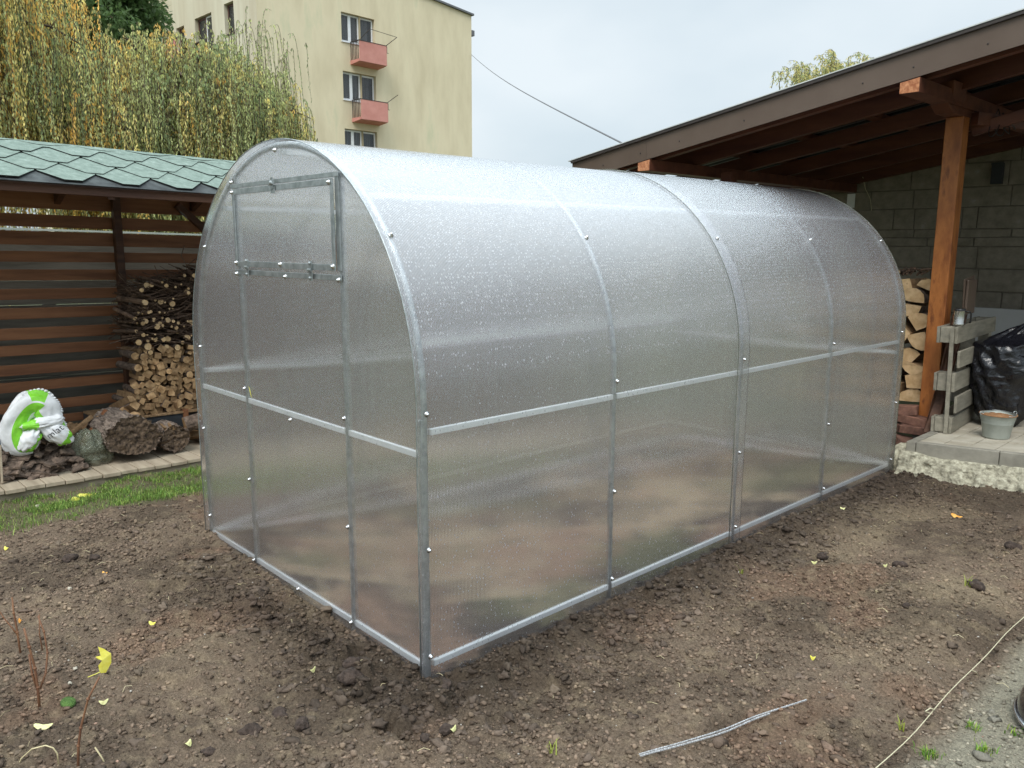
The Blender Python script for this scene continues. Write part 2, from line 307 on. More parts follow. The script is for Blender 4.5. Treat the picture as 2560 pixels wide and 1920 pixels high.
M['concrete'] = pm('grey_kerb_concrete', (.2, .185, .15), (.29, .27, .22), sc=(9, 9, 9), rough=.9, bump=.4, bsc=(70, 70, 70), bdist=.004)
M['paver'] = pm('beige_paving', (.34, .3, .23), (.46, .42, .34), sc=(6, 6, 6), rough=.9, bump=.3, bsc=(60, 60, 60), bdist=.003, c3=(.3, .24, .17))
M['rubble'] = pm('rough_foundation_concrete', (.15, .135, .095), (.43, .4, .3), sc=(34, 34, 34), detail=8, rough=.95, bump=.9, bsc=(60, 60, 60), bdist=.012, ramp=(.3, .58), c3=(.52, .5, .38))
M['brick'] = pm('old_red_brick', (.09, .045, .032), (.2, .1, .07), sc=(18, 18, 18), rough=.9, bump=.6, bdist=.006, rand=.3, c3=(.3, .21, .15))
M['bark'] = pm('rough_bark', (.06, .042, .032), (.19, .135, .1), sc=(30, 30, 30), detail=8, rough=.95, bump=1, bsc=(35, 35, 35), bdist=.015, c3=(.22, .16, .12), rand=.25)
M['bark_log'] = pm('furrowed_bark', (.07, .052, .042), (.32, .25, .2), sc=(9, 42, 42), detail=8, rough=.95, bump=1, bsc=(14, 60, 60), bdist=.03, c3=(.36, .27, .21), ramp=(.36, .6))
M['split'] = pm('split_wood_side', (.2, .115, .055), (.36, .23, .12), sc=(4, 40, 40), rough=.85, bump=.4, bdist=.004, rand=.3)
M['endgrain'] = pm('fresh_end_grain', (.24, .135, .06), (.5, .32, .165), sc=(26, 26, 26), rough=.85, bump=.3, bdist=.003, rand=.4)
M['endgrain_pale'] = pm('pale_end_grain', (.45, .29, .14), (.62, .44, .25), sc=(18, 18, 18), rough=.85, bump=.5, bdist=.004, rand=.14, c3=(.36, .22, .11))
M['old_end'] = pm('rotten_end_grain', (.025, .016, .011), (.17, .115, .075), sc=(16, 40, 40), detail=8, rough=.95, bump=1, bsc=(30, 30, 30), bdist=.02)
M['twig'] = pm('dark_brushwood', (.08, .05, .034), (.2, .125, .082), sc=(20, 20, 20), rough=.9, bump=.3, rand=.3)
M['bagblack'] = pm('black_bin_liner', (.006, .006, .008), (.012, .012, .016), sc=(5, 5, 5), rough=.24, bump=.45, bsc=(16, 16, 26), bdist=.02, spec=.6)
M['zincbucket'] = pm('dull_zinc_bucket', (.3, .33, .3), (.42, .45, .41), sc=(9, 9, 5), rough=.5, metal=.35, bump=.1, c3=(.33, .3, .24))
M['rust'] = pm('rusty_rim', (.2, .09, .035), (.36, .2, .1), sc=(30, 30, 30), rough=.85, bump=.5, bdist=.003)
M['mug'] = pm('brushed_steel', (.55, .54, .52), (.62, .61, .6), sc=(10, 10, 60), rough=.24, metal=1, bump=0)
M['black_plastic'] = pm('black_plastic', (.015, .015, .015), (.02, .02, .02), rough=.35, bump=0)
M['white_board'] = pm('white_panel', (.5, .5, .51), (.56, .56, .57), sc=(2, 2, 2), rough=.6, bump=0)
M['enamel'] = pm('black_enamel', (.008, .009, .012), (.012, .013, .017), rough=.06, bump=0, spec=.7, coat=.6)
M['chrome'] = pm('steel_rim', (.6, .6, .62), (.7, .7, .7), rough=.2, metal=1, bump=0)
M['bagwhite'] = pm('white_woven_sack', (.66, .66, .66), (.8, .8, .8), sc=(14, 14, 14), rough=.45, bump=.5, bsc=(28, 28, 28), bdist=.008)
M['baggreen'] = pm('lime_green_print', (.2, .58, .03), (.27, .7, .06), sc=(14, 14, 14), rough=.45, bump=.5, bsc=(28, 28, 28), bdist=.008)
M['ink'] = pm('grey_ink', (.05, .05, .06), (.07, .07, .08), rough=.6, bump=0)
M['blue'] = pm('blue_plastic', (.01, .12, .3), (.03, .22, .42), sc=(20, 20, 20), rough=.3, bump=.5, bdist=.01)
M['tan_stem'] = pm('brown_cane', (.13, .055, .03), (.24, .12, .06), sc=(30, 30, 12), rough=.7, bump=.2, bdist=.002)
M['string'] = pm('beige_string', (.42, .38, .25), (.55, .5, .34), sc=(90, 90, 90), rough=.8, bump=.3, bdist=.001)
M['strap'] = pm('white_ridged_plastic', (.16, .16, .16), (.55, .56, .57), sc=(170, 170, 170), rough=.35, bump=0)
M['leafy'] = pm('yellow_leaf', (.62, .55, .06), (.74, .7, .16), sc=(40, 40, 40), rough=.6, bump=.1, bdist=.002)
M['leafpale'] = pm('pale_yellow_leaf', (.58, .56, .22), (.7, .68, .36), sc=(40, 40, 40), rough=.6, bump=.1, bdist=.002)
M['leaforange'] = pm('orange_leaf', (.62, .25, .04), (.74, .42, .1), sc=(40, 40, 40), rough=.6, bump=.1, bdist=.002)
M['moss'] = pm('moss', (.04, .085, .015), (.08, .15, .03), sc=(60, 60, 60), rough=.9, bump=.8, bdist=.01)
M['soil_clod'] = pm('dark_soil_clod', (.03, .02, .015), (.075, .052, .04), sc=(50, 50, 50), rough=.95, bump=1, bsc=(80, 80, 80), bdist=.012)
M['cable'] = pm('overhead_cable', (.12, .12, .13), (.14, .14, .15), rough=.6, bump=0)
M['greyboard'] = pm('dark_grey_board', (.022, .025, .028), (.035, .038, .042), sc=(4, 4, 4), rough=.6, bump=.1)
M['soil'] = attr_mat('bare_garden_soil', rough=.93, var=.6, vsc=95, bump=1, bsc=130, bdist=.014, spec=.2)
M['bits'] = attr_mat('soil_crumbs', rough=.93, var=.3, vsc=160, bump=.5, bsc=240, bdist=.003, spec=.2)
M['foliage'] = attr_mat('leaves', rough=.55, trans=.5, var=.12, vsc=3)
M['grass'] = attr_mat('grass_blades', rough=.55, trans=.3, var=.15, vsc=20)
def glass_mat():
    m, t, b = new_mat('window_glass'); b.inputs['Base Color'].default_value = (.05, .055, .06, 1); b.inputs['Roughness'].default_value = .05
    b.inputs['Specular IOR Level'].default_value = .9; b.inputs['Transmission Weight'].default_value = .0; b.inputs['Alpha'].default_value = .45
    return m
M['glass'] = glass_mat()
def film_mat():
    m, t, b = new_mat('clear_plastic_film'); N = t.nodes.new; L = t.links.new
    b.inputs['Base Color'].default_value = (.2, .21, .15, 1); b.inputs['Roughness'].default_value = .12; b.inputs['Alpha'].default_value = .6
    bn = N('ShaderNodeBump'); n2 = N('ShaderNodeTexNoise'); n2.inputs['Scale'].default_value = 14; bn.inputs['Strength'].default_value = .7; bn.inputs['Distance'].default_value = .03
    L(n2.outputs[0], bn.inputs['Height']); L(bn.outputs[0], b.inputs['Normal'])
    return m
M['film'] = film_mat()

# ================================================================== GROUND
def sstep(a, b, x):
    t = np.clip((x-a)/(b-a), 0, 1); return t*t*(3-2*t)
def base_z(x, y):
    x = np.asarray(x, float); y = np.asarray(y, float)
    z = -.068+.04*sstep(-.6, -2.1, x)*sstep(.8, -.2, y)*sstep(-3.2, -2.2, x)   # soil banked against the far front corner
    z = z-.032*sstep(-2.4, -3.5, x)
    z = z-.022*np.exp(-((x-.03)**2/.0016))*sstep(-.1, .1, y)*sstep(2.6, 1.6, y)+.022*np.exp(-((x-.17)**2/.012))*sstep(-.1, .3, y)*sstep(4.2, 3.8, y)*.8   # loose rim along the side sheet
    z = z+.03*np.exp(-((x+.12)**2/.05+(y+.12)**2/.025))
    z = z-.012*sstep(1.3, 1.42, x)
    z = z-.03*np.exp(-((x-1.3)**2/.004))*sstep(.4, .9, y)
    return z
X0, X1, Y0, Y1, ST = -4.9, 2.7, -2.3, 4.75, .0105
gx = np.arange(X0, X1, ST); gy = np.arange(Y0, Y1, ST); NX, NY = len(gx), len(gy)
GX, GY = np.meshgrid(gx, gy, indexing='ij')
path = sstep(1.36, 1.48, GX+.05*vn(GX, GY, 5))*sstep(2.6, 2.0, GY)       # trodden sandy strip at the right
lawn = sstep(-2.62, -2.95, GX+.3*vn(GX, GY, 2.2)+.12*vn(GX, GY, 8)+.02*GY)*sstep(-3.5, -3.35, GX)
smooth = np.clip(sstep(.05, .35, fbm(GX, GY, .9, 3, 5.)), 0, 1)          # trampled flatter soil
smooth = np.maximum(smooth*.75, path)
rough = (1-smooth*.6)
calm = 1-.8*np.exp(-((GX-.02)/.05)**2)
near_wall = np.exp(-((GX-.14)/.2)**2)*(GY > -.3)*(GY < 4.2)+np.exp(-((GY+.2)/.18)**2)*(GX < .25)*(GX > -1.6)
def cells(x, y, s, ox):
    xs, ys = x*s+ox+50.0, y*s+ox+70.0; xi = np.floor(xs).astype(int); yi = np.floor(ys).astype(int); best = np.full(x.shape, 9.0); hb = np.zeros(x.shape)
    for a in (-1, 0, 1):
        for b_ in (-1, 0, 1):
            cx = xi+a; cy_ = yi+b_; jx = _lat[cx % 256, cy_ % 256]; jy = _lat[(cx+91) % 256, (cy_+37) % 256]; hh = _lat[(cx+13) % 256, (cy_+171) % 256]
            d = (cx+jx-xs)**2+(cy_+jy-ys)**2; m_ = d < best; best = np.where(m_, d, best); hb = np.where(m_, hh, hb)
    return np.clip(1-best*1.6, 0, 1)**.6*hb
wx = GX+.012*fbm(GX, GY, 30, 2, 2.); wy = GY+.012*fbm(GX, GY, 30, 2, 7.)
GZ = base_z(GX, GY)+calm*(.020*fbm(GX, GY, 1.4, 3)+rough*(.024*fbm(GX, GY, 6, 4, 3.)+.022*cells(wx, wy, 17, 3.)*(1+1.3*near_wall)*sstep(-.3, .3, fbm(GX, GY, 4, 3, 15.))+.015*cells(wx, wy, 36, 9.)))
for fx, fy, fa in ((-.55, -.75, .6), (-.95, -.45, .9), (-1.35, -.5, 1.2), (.55, .75, .9), (.75, 1.25, 1.0), (.6, 2.3, 1.3), (.9, 2.75, 1.1), (.35, .2, .7)):      # trodden footprints
    dx = (GX-fx)*math.cos(fa)+(GY-fy)*math.sin(fa); dy = -(GX-fx)*math.sin(fa)+(GY-fy)*math.cos(fa); q = np.exp(-((dx/.14)**4+(dy/.052)**4)); GZ = GZ*(1-.8*q)+(base_z(GX, GY)-.012)*.8*q+.010*np.exp(-((np.sqrt((dx/.17)**2+(dy/.075)**2)-1)/.16)**2)
def stamp(cx, cy, r, h):
    i0 = max(0, int((cx-r-X0)/ST)); i1 = min(NX, int((cx+r-X0)/ST)+2); j0 = max(0, int((cy-r-Y0)/ST)); j1 = min(NY, int((cy+r-Y0)/ST)+2)
    if i0 >= i1 or j0 >= j1: return
    d = ((GX[i0:i1, j0:j1]-cx)**2+(GY[i0:i1, j0:j1]-cy)**2)/(r*r)
    GZ[i0:i1, j0:j1] += h*np.sqrt(np.clip(1-d, 0, 1))
for i in range(2200):
    cx, cy = rng.uniform(-3.2, 2.2), rng.uniform(-1.9, 4.4)
    if -1.85 < cx < -.05 and .1 < cy < 4 and rng.random() < .6: continue
    ii = int((cx-X0)/ST); jj = int((cy-Y0)/ST)
    q = rough[ii, jj]
    if rng.random() > q*q: continue
    r = rng.uniform(.012, .022)*(1+.5*near_wall[ii, jj]); stamp(cx, cy, r, r*rng.uniform(.25, .6))
edge = np.minimum.reduce([GX-X0, X1-GX, GY-Y0, Y1-GY]); GZ -= .25*sstep(.25, 0, edge)
c_dark = np.array([.062, .046, .035]); c_mid = np.array([.135, .1, .075]); c_tan = np.array([.25, .195, .135]); c_red = np.array([.2, .128, .09]); c_path = np.array([.27, .25, .2])
def mixc(a, b, t): return a*(1-t[..., None])+b*t[..., None]
n1 = sstep(-.25, .35, fbm(GX, GY, 2.2, 4, 1.)); n2 = sstep(.12, .42, fbm(GX, GY, 1.6, 3, 21.)); n3 = sstep(.2, .45, fbm(GX, GY, 2.6, 3, 33.)); n4 = sstep(.1, .5, fbm(GX, GY, 22, 3, 12.))
GC = mixc(np.broadcast_to(c_mid*.82, GX.shape+(3,)), c_mid*1.3, n1); GC = mixc(GC, c_tan, n2*.75*np.clip(smooth+.3, 0, 1)); GC = mixc(GC, c_red, n3*.55*(GX < 1.3)); GC = mixc(GC, c_tan*1.1, n4*.4)
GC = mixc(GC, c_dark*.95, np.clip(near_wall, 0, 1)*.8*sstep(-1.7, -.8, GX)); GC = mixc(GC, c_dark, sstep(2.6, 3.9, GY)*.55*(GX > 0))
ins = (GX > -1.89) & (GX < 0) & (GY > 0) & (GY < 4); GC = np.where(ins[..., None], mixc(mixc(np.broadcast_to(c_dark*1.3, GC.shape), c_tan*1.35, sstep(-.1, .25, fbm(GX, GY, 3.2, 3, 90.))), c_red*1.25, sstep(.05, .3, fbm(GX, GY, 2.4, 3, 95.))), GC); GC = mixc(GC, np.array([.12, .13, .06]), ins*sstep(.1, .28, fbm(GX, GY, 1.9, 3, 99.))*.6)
GC = np.where(ins[..., None], GC*1.3, GC); GC = mixc(GC, c_path, path*.9); GC = mixc(GC, np.array([.12, .13, .06]), lawn*.6)  # soil inside lightened: drier, and brightness painted in for the dim interior
GC = mixc(GC, c_tan*.8, sstep(-3.1, -3.4, GX)*.6)
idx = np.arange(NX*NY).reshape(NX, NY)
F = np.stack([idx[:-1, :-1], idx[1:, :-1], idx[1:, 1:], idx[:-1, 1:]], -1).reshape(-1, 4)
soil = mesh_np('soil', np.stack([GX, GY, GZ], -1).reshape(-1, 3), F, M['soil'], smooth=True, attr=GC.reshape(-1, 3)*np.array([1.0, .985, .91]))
tag(soil, kind='structure')
def zat(x, y):
    i = min(NX-1, max(0, int(round((x-X0)/ST)))); j = min(NY-1, max(0, int(round((y-Y0)/ST)))); return float(GZ[i, j])
def zat_v(x, y):
    return GZ[np.clip(((x-X0)/ST).round().astype(int), 0, NX-1), np.clip(((y-Y0)/ST).round().astype(int), 0, NY-1)]
b = MB(); b.add([(-900, -900, -.2), (900, -900, -.2), (900, 900, -.2), (-900, 900, -.2)], [(0, 1, 2, 3)])
M['farground'] = pm('far_grassy_ground', (.06, .08, .03), (.12, .11, .06), sc=(.4, .4, .4), rough=.95)
tag(b.build('ground', M['farground']), kind='structure')

# crumbs: one continuous litter of thousands of crumbs and pebbles
bm = bmesh.new(); bmesh.ops.create_icosphere(bm, subdivisions=1, radius=1); ICO = np.array([v.co[:] for v in bm.verts], dtype=np.float32); ICOF = np.array([[v.index for v in f.verts] for f in bm.faces]); bm.free()
bm = bmesh.new(); bmesh.ops.create_icosphere(bm, subdivisions=3, radius=1); ICO3 = np.array([v.co[:] for v in bm.verts], dtype=np.float32); ICO3F = np.array([[v.index for v in f.verts] for f in bm.faces]); bm.free()
def scatter(n, rmin, rmax, dens, colf, power=3.0):
    xs = rng.uniform(-3.2, 2.4, n*4); ys = rng.uniform(-1.9, 4.5, n*4); p = dens(xs, ys); k = rng.random(n*4) < p; xs = xs[k][:n]; ys = ys[k][:n]; n = len(xs)
    r = rmin+(rmax-rmin)*rng.random(n)**power
    sh = ICO[None]*(1+(rng.random((n, len(ICO), 1))-.5)*.95)*(r[:, None, None])*np.stack([rng.uniform(.8, 1.4, n), rng.uniform(.7, 1.2, n), rng.uniform(.5, .85, n)], -1)[:, None, :]
    a = rng.random(n)*6.28; ca, sa = np.cos(a)[:, None], np.sin(a)[:, None]
    Xs = sh[..., 0]*ca-sh[..., 1]*sa; Ys = sh[..., 0]*sa+sh[..., 1]*ca
    V = np.stack([Xs+xs[:, None], Ys+ys[:, None], sh[..., 2]+(zat_v(xs, ys)+r*.25)[:, None]], -1).reshape(-1, 3)
    Fc = (ICOF[None]+(np.arange(n)*len(ICO))[:, None, None]).reshape(-1, 3)
    C = np.repeat(colf(xs, ys, n), len(ICO), 0)
    return V, Fc, C
def gcol(xs, ys): return GC[np.clip(((xs-X0)/ST).round().astype(int), 0, NX-1), np.clip(((ys-Y0)/ST).round().astype(int), 0, NY-1)]
def rsm(xs, ys): return rough[np.clip(((xs-X0)/ST).round().astype(int), 0, NX-1), np.clip(((ys-Y0)/ST).round().astype(int), 0, NY-1)]
def dens(xs, ys):
    inside = (xs > -1.9) & (xs < -.02) & (ys > 0) & (ys < 4); cl = sstep(-.25, .3, fbm(xs, ys, 3.5, 3, 40.))
    seen = (xs-ys*1.1 > -3.7)
    return np.where(inside, .05, (.3+.7*cl)*rsm(xs, ys))*np.where(xs < -2.7, .15, 1)
def colf(xs, ys, n): return gcol(xs, ys)*rng.uniform(.4, 1.4, (n, 1))*np.array([1.03, 1.0, .95])
def colp(xs, ys, n):
    t = rng.random((n, 1)); return np.where(t < .5, np.array([.26, .21, .16]), np.where(t < .8, np.array([.34, .31, .27]), np.array([.3, .19, .14])))*rng.uniform(.6, 1.25, (n, 1))
parts = [scatter(95000, .0022, .010, dens, colf), scatter(2000, .007, .015, lambda x, y: dens(x, y)*(.25+near_wall[np.clip(((x-X0)/ST).round().astype(int), 0, NX-1), np.clip(((y-Y0)/ST).round().astype(int), 0, NY-1)]), lambda x, y, n: colf(x, y, n)*.85, 2.2),
         scatter(5000, .0016, .0048, lambda x, y: np.where((x > -1.9) & (x < 0) & (y > 0), .03, .8), colp)]
bm = bmesh.new(); bmesh.ops.create_icosphere(bm, subdivisions=2, radius=1); ICO2 = np.array([v.co[:] for v in bm.verts], dtype=np.float32); ICO2F = np.array([[v.index for v in f.verts] for f in bm.faces]); bm.free()
def lumps(n, rmin, rmax, dens):
    xs = rng.uniform(-3.0, 2.2, n*5); ys = rng.uniform(-1.7, 4.4, n*5); k = rng.random(n*5) < dens(xs, ys); xs = xs[k][:n]; ys = ys[k][:n]; n = len(xs); r = rmin+(rmax-rmin)*rng.random(n)**2.2; V = []
    for i in range(n):
        q = ICO2*(1+1.3*vn(ICO2[:, 0]+i*.37, ICO2[:, 1]+ICO2[:, 2]*.8, 2.3)+.9*vn(ICO2[:, 2]+i*.21, ICO2[:, 0]-ICO2[:, 1], 5.3))[:, None]*r[i]*np.array([rng.uniform(.9, 1.6), rng.uniform(.6, 1.1), rng.uniform(.45, .8)])
        a = rng.random()*6.28; V.append(np.stack([q[:, 0]*math.cos(a)-q[:, 1]*math.sin(a)+xs[i], q[:, 0]*math.sin(a)+q[:, 1]*math.cos(a)+ys[i], q[:, 2]+zat(xs[i], ys[i])+r[i]*.15], -1))
    return np.concatenate(V), (ICO2F[None]+(np.arange(n)*len(ICO2))[:, None, None]).reshape(-1, 3), np.repeat(gcol(xs, ys)*rng.uniform(.55, 1.1, (n, 1)), len(ICO2), 0)
def ldens(x, y):
    i = np.clip(((x-X0)/ST).round().astype(int), 0, NX-1); j = np.clip(((y-Y0)/ST).round().astype(int), 0, NY-1); ins_ = (x > -1.9) & (x < 0) & (y > 0) & (y < 4)
    return np.where(ins_, 0, (.04+.96*near_wall[i, j])*1.0+.25*sstep(.05, .3, fbm(x, y, 2.5, 3, 140.))*rough[i, j])*np.where(x < -2.6, .1, 1)
parts.append(lumps(5200, .005, .019, ldens))
off = 0; Vs = []; Fs = []; Cs = []
for V, Fc, C in parts: Vs.append(V); Fs.append(Fc+off); Cs.append(C); off += len(V)
cr_ = mesh_np('soil_crumbs', np.concatenate(Vs), np.concatenate(Fs), M['bits'], attr=np.concatenate(Cs), smooth=False); tag(cr_, kind='stuff')

# straw and rootlets lying about
sb = MB()
for i in range(260):
    x, y = rng.uniform(-2.6, 1.6), rng.uniform(-1.2, 4)
    if -1.9 < x < 0 and y > 0: continue
    a = rng.random()*6.28; l = rng.uniform(.012, .045); z = zat(x, y)+.008; c = rng.uniform(-.4, .4)
    sb.tube([(x, y, z), (x+l*math.cos(a)*.5, y+l*math.sin(a)*.5, z+l*.2), (x+l*math.cos(a+c), y+l*math.sin(a+c), z)], .0009, 3)
M['straw'] = pm('pale_straw', (.4, .33, .18), (.6, .52, .32), sc=(8, 8, 8), rough=.8, bump=0)
tag(sb.build('straw_litter', M['straw']), kind='stuff')

# grass strip in front of the left shed
def blades(name, pts, hmin, hmax, cols, wd=.0022):
    n = len(pts); P = np.array(pts); a = rng.random(n)*6.28; h = rng.uniform(hmin, hmax, n); ln = rng.uniform(.1, .8, n)*h; w_ = wd*rng.uniform(.7, 1.4, n)
    dx, dy = np.cos(a), np.sin(a); base = P; px, py = -dy, dx
    v0 = base+np.stack([px*w_, py*w_, 0*w_], -1); v1 = base-np.stack([px*w_, py*w_, 0*w_], -1)
    m_ = base+np.stack([dx*ln*.35, dy*ln*.35, h*.6], -1); v2 = m_-np.stack([px*w_, py*w_, 0*w_], -1)*.8; v3 = m_+np.stack([px*w_, py*w_, 0*w_], -1)*.8
    tpt = base+np.stack([dx*ln, dy*ln, h*(.95-.3*rng.random(n))], -1); v4 = tpt-np.stack([px*w_, py*w_, 0*w_], -1)*.15; v5 = tpt+np.stack([px*w_, py*w_, 0*w_], -1)*.15
    V = np.stack([v0, v1, v2, v3, v4, v5], 1).reshape(-1, 3); k = np.arange(n)[:, None]*6
    Fq = np.concatenate([k+np.array([[0, 1, 2, 3]]), k+np.array([[3, 2, 4, 5]])]); C = np.repeat(cols, 6, 0)
    return mesh_np(name, V, Fq, M['grass'], attr=C)
pts = []; cols = []
while len(pts) < 30000:
    x, y = rng.uniform(-3.42, -2.55), rng.uniform(-1.6, 2.6)
    L_ = lawn[min(NX-1, int((x-X0)/ST)), min(NY-1, int((y-Y0)/ST))]; cl = sstep(-.15, .2, fbm(x, y, 5., 3, 61.))
    if rng.random() < L_*(.12+.88*cl): pts.append((x, y, zat(x, y)-.003)); cols.append(np.array([.14, .25, .045])*rng.uniform(.5, 1.5)+(np.array([.2, .17, .06]) if rng.random() < .3 else 0))
tag(blades('grass', pts, .012, .042, np.array(cols), .0013), kind='stuff')
def tuft(x, y, n, r, h, label):
    p = [(x+rng.normal()*r, y+rng.normal()*r, zat(x, y)-.002) for _ in range(n)]
    c = np.array([np.array([.12, .24, .03])*rng.uniform(.6, 1.5)+(np.array([.15, .12, .02]) if rng.random() < .3 else 0) for _ in range(n)])
    tag(blades('grass_tuft', p, h*.4, h, c, .0016), label, 'grass tuft')
tuft(1.42, .86, 60, .016, .04, 'green grass tuft nearest the bottom edge, on the sandy path right of the string')
tuft(1.53, 1.0, 50, .014, .035, 'yellow-green grass tuft on the sandy path, between the other path tufts')
tuft(1.46, 1.13, 34, .014, .03, 'small grass tuft on the sandy path, the one farthest up beside the string')
tuft(1.57, 1.2, 40, .016, .028, 'dense low green grass tuft just below the black domed lid')
tuft(1.5, 1.9, 60, .03, .04, 'loose grass tuft at the right edge above the black domed lid')

# ================================================================== GREENHOUSE
GW, GRAD, GLEG, GLEN = 1.91, .955, .95, 4.02       # width, arch radius, leg height, length
GCX = -.94
gh = thing('greenhouse', 'arched polycarbonate greenhouse with galvanised frame standing on bare soil', 'greenhouse')
def arch(r, leg, y, n=40, z0=0.0, a0=0, a1=math.pi):
    P = []
    if a0 == 0: P += [(GCX+r, y, z0), (GCX+r, y, z0+(leg-z0)*.5)]
    P += [(GCX+r*math.cos(a0+(a1-a0)*k/n), y, leg+r*math.sin(a0+(a1-a0)*k/n)) for k in range(n+1)]
    if a1 == math.pi: P += [(GCX-r, y, z0+(leg-z0)*.5), (GCX-r, y, z0)]
    return P
def sheet(y0, y1, dr, name):
    prof = arch(GRAD+dr, GLEG, 0, 64, -.085); prof = [(p[0], p[2]) for p in prof]
    ny = 10; V = []; 
    for j in range(ny+1):
        y = y0+(y1-y0)*j/ny
        for (x, z) in prof: V.append((x, y, z))
    n = len(prof); Fq = [(j*n+i, (j+1)*n+i, (j+1)*n+i+1, j*n+i+1) for j in range(ny) for i in range(n-1)]
    o = mesh_np(name, np.array(V), np.array(Fq), M['poly_side'], gh, smooth=True); return o
sheet(-.052, 2.055, .006, 'roof_sheet')
sheet(1.945, 4.055, .0125, 'roof_sheet')
# sheet edges: bright cut ends of the flutes
for y, dr in ((-.053, .006), (4.056, .0125), (2.056, .009), (1.944, .0155)):
    b = MB(); P = arch(GRAD+dr, GLEG, y, 48, -.085); b.tube(P, .0022, 5); b.build('sheet_edge', M['galv'] if y < 0 else M['film'], gh, smooth=True)
bow_y = [0.0, 1.0, 2.0, 3.0, 4.0]
for i, y in enumerate(bow_y):
    b = MB(); P = arch(GRAD-.014, GLEG, y, 44, -.12)
    yy = y+(-.012 if i == 0 else 0)
    P = [(p[0], yy, p[2]) for p in P]
    r = .0135 if i in (0, 4) else .012
    b.tube(P, r*1.02, 8, flat=1.0); b.build('bow', M['galv'], gh, smooth=True)
for sx in (1, -1):
    x = GCX+sx*(GRAD-.014)
    for z, nm in ((.862, 'side_rail'), (-.004, 'base_rail')):
        for k in range(4):
            b = MB(); b.box(x-.011, x+.011, k+.012, k+.988, z-.022, z-.0); b.build(nm, M['zinc_light'], gh, bevel=.002)
b = MB(); b.box(GCX-.012, GCX+.012, 0.01, 3.99, GLEG+GRAD-.05, GLEG+GRAD-.028); b.build('ridge_rail', M['zinc_light'], gh)
for sx in (1, -1):
    a = R_(50); x = GCX+sx*(GRAD-.03)*math.cos(a); z = GLEG+(GRAD-.03)*math.sin(a)
    b = MB(); b.box(x-.01, x+.01, .01, 3.99, z-.01, z+.01); b.build('roof_rail', M['zinc_light'], gh)
def bolt_obj(p, n, r=.0075, parent=None):
    b = MB(); p = Vector(p); n = Vector(n).normalized(); q = n.to_track_quat('Z', 'Y').to_matrix()
    prof = [(r*1.35, 0), (r*1.35, .0018), (r*.9, .002), (r*.85, .0065), (r*.5, .0105), (r*.05, .0115)]
    vs = []; K = 10
    for rr, z in prof:
        for k in range(K): a = 2*math.pi*k/K; vs.append(p+q@Vector((rr*math.cos(a), rr*math.sin(a), z)))
    fs = [(i*K+k, i*K+(k+1) % K, (i+1)*K+(k+1) % K, (i+1)*K+k) for i in range(len(prof)-1) for k in range(K)]
    fs.append(tuple((len(prof)-1)*K+k for k in range(K)))
    b.add(vs, fs); return b.build('bolt', M['bolt'], parent or gh, smooth=True)
xs_ = GCX+GRAD+.008
for i, y in enumerate(bow_y):
    yy = y+(-.012 if i == 0 else 0); e = .006 if i > 2 else (.008 if i == 2 else 0)
    for z in (.92, .43, .025): bolt_obj((xs_+e, yy, z), (1, 0, 0))
    for z in (.92, .43): bolt_obj((2*GCX-xs_, yy, z), (-1, 0, 0))
    a = math.acos((-.174-GCX)/(GRAD)); 
    for aa in (a, math.pi-a):
        rr = GRAD+.008+e; bolt_obj((GCX+rr*math.cos(aa), yy, GLEG+rr*math.sin(aa)), (math.cos(aa), 0, math.sin(aa)))
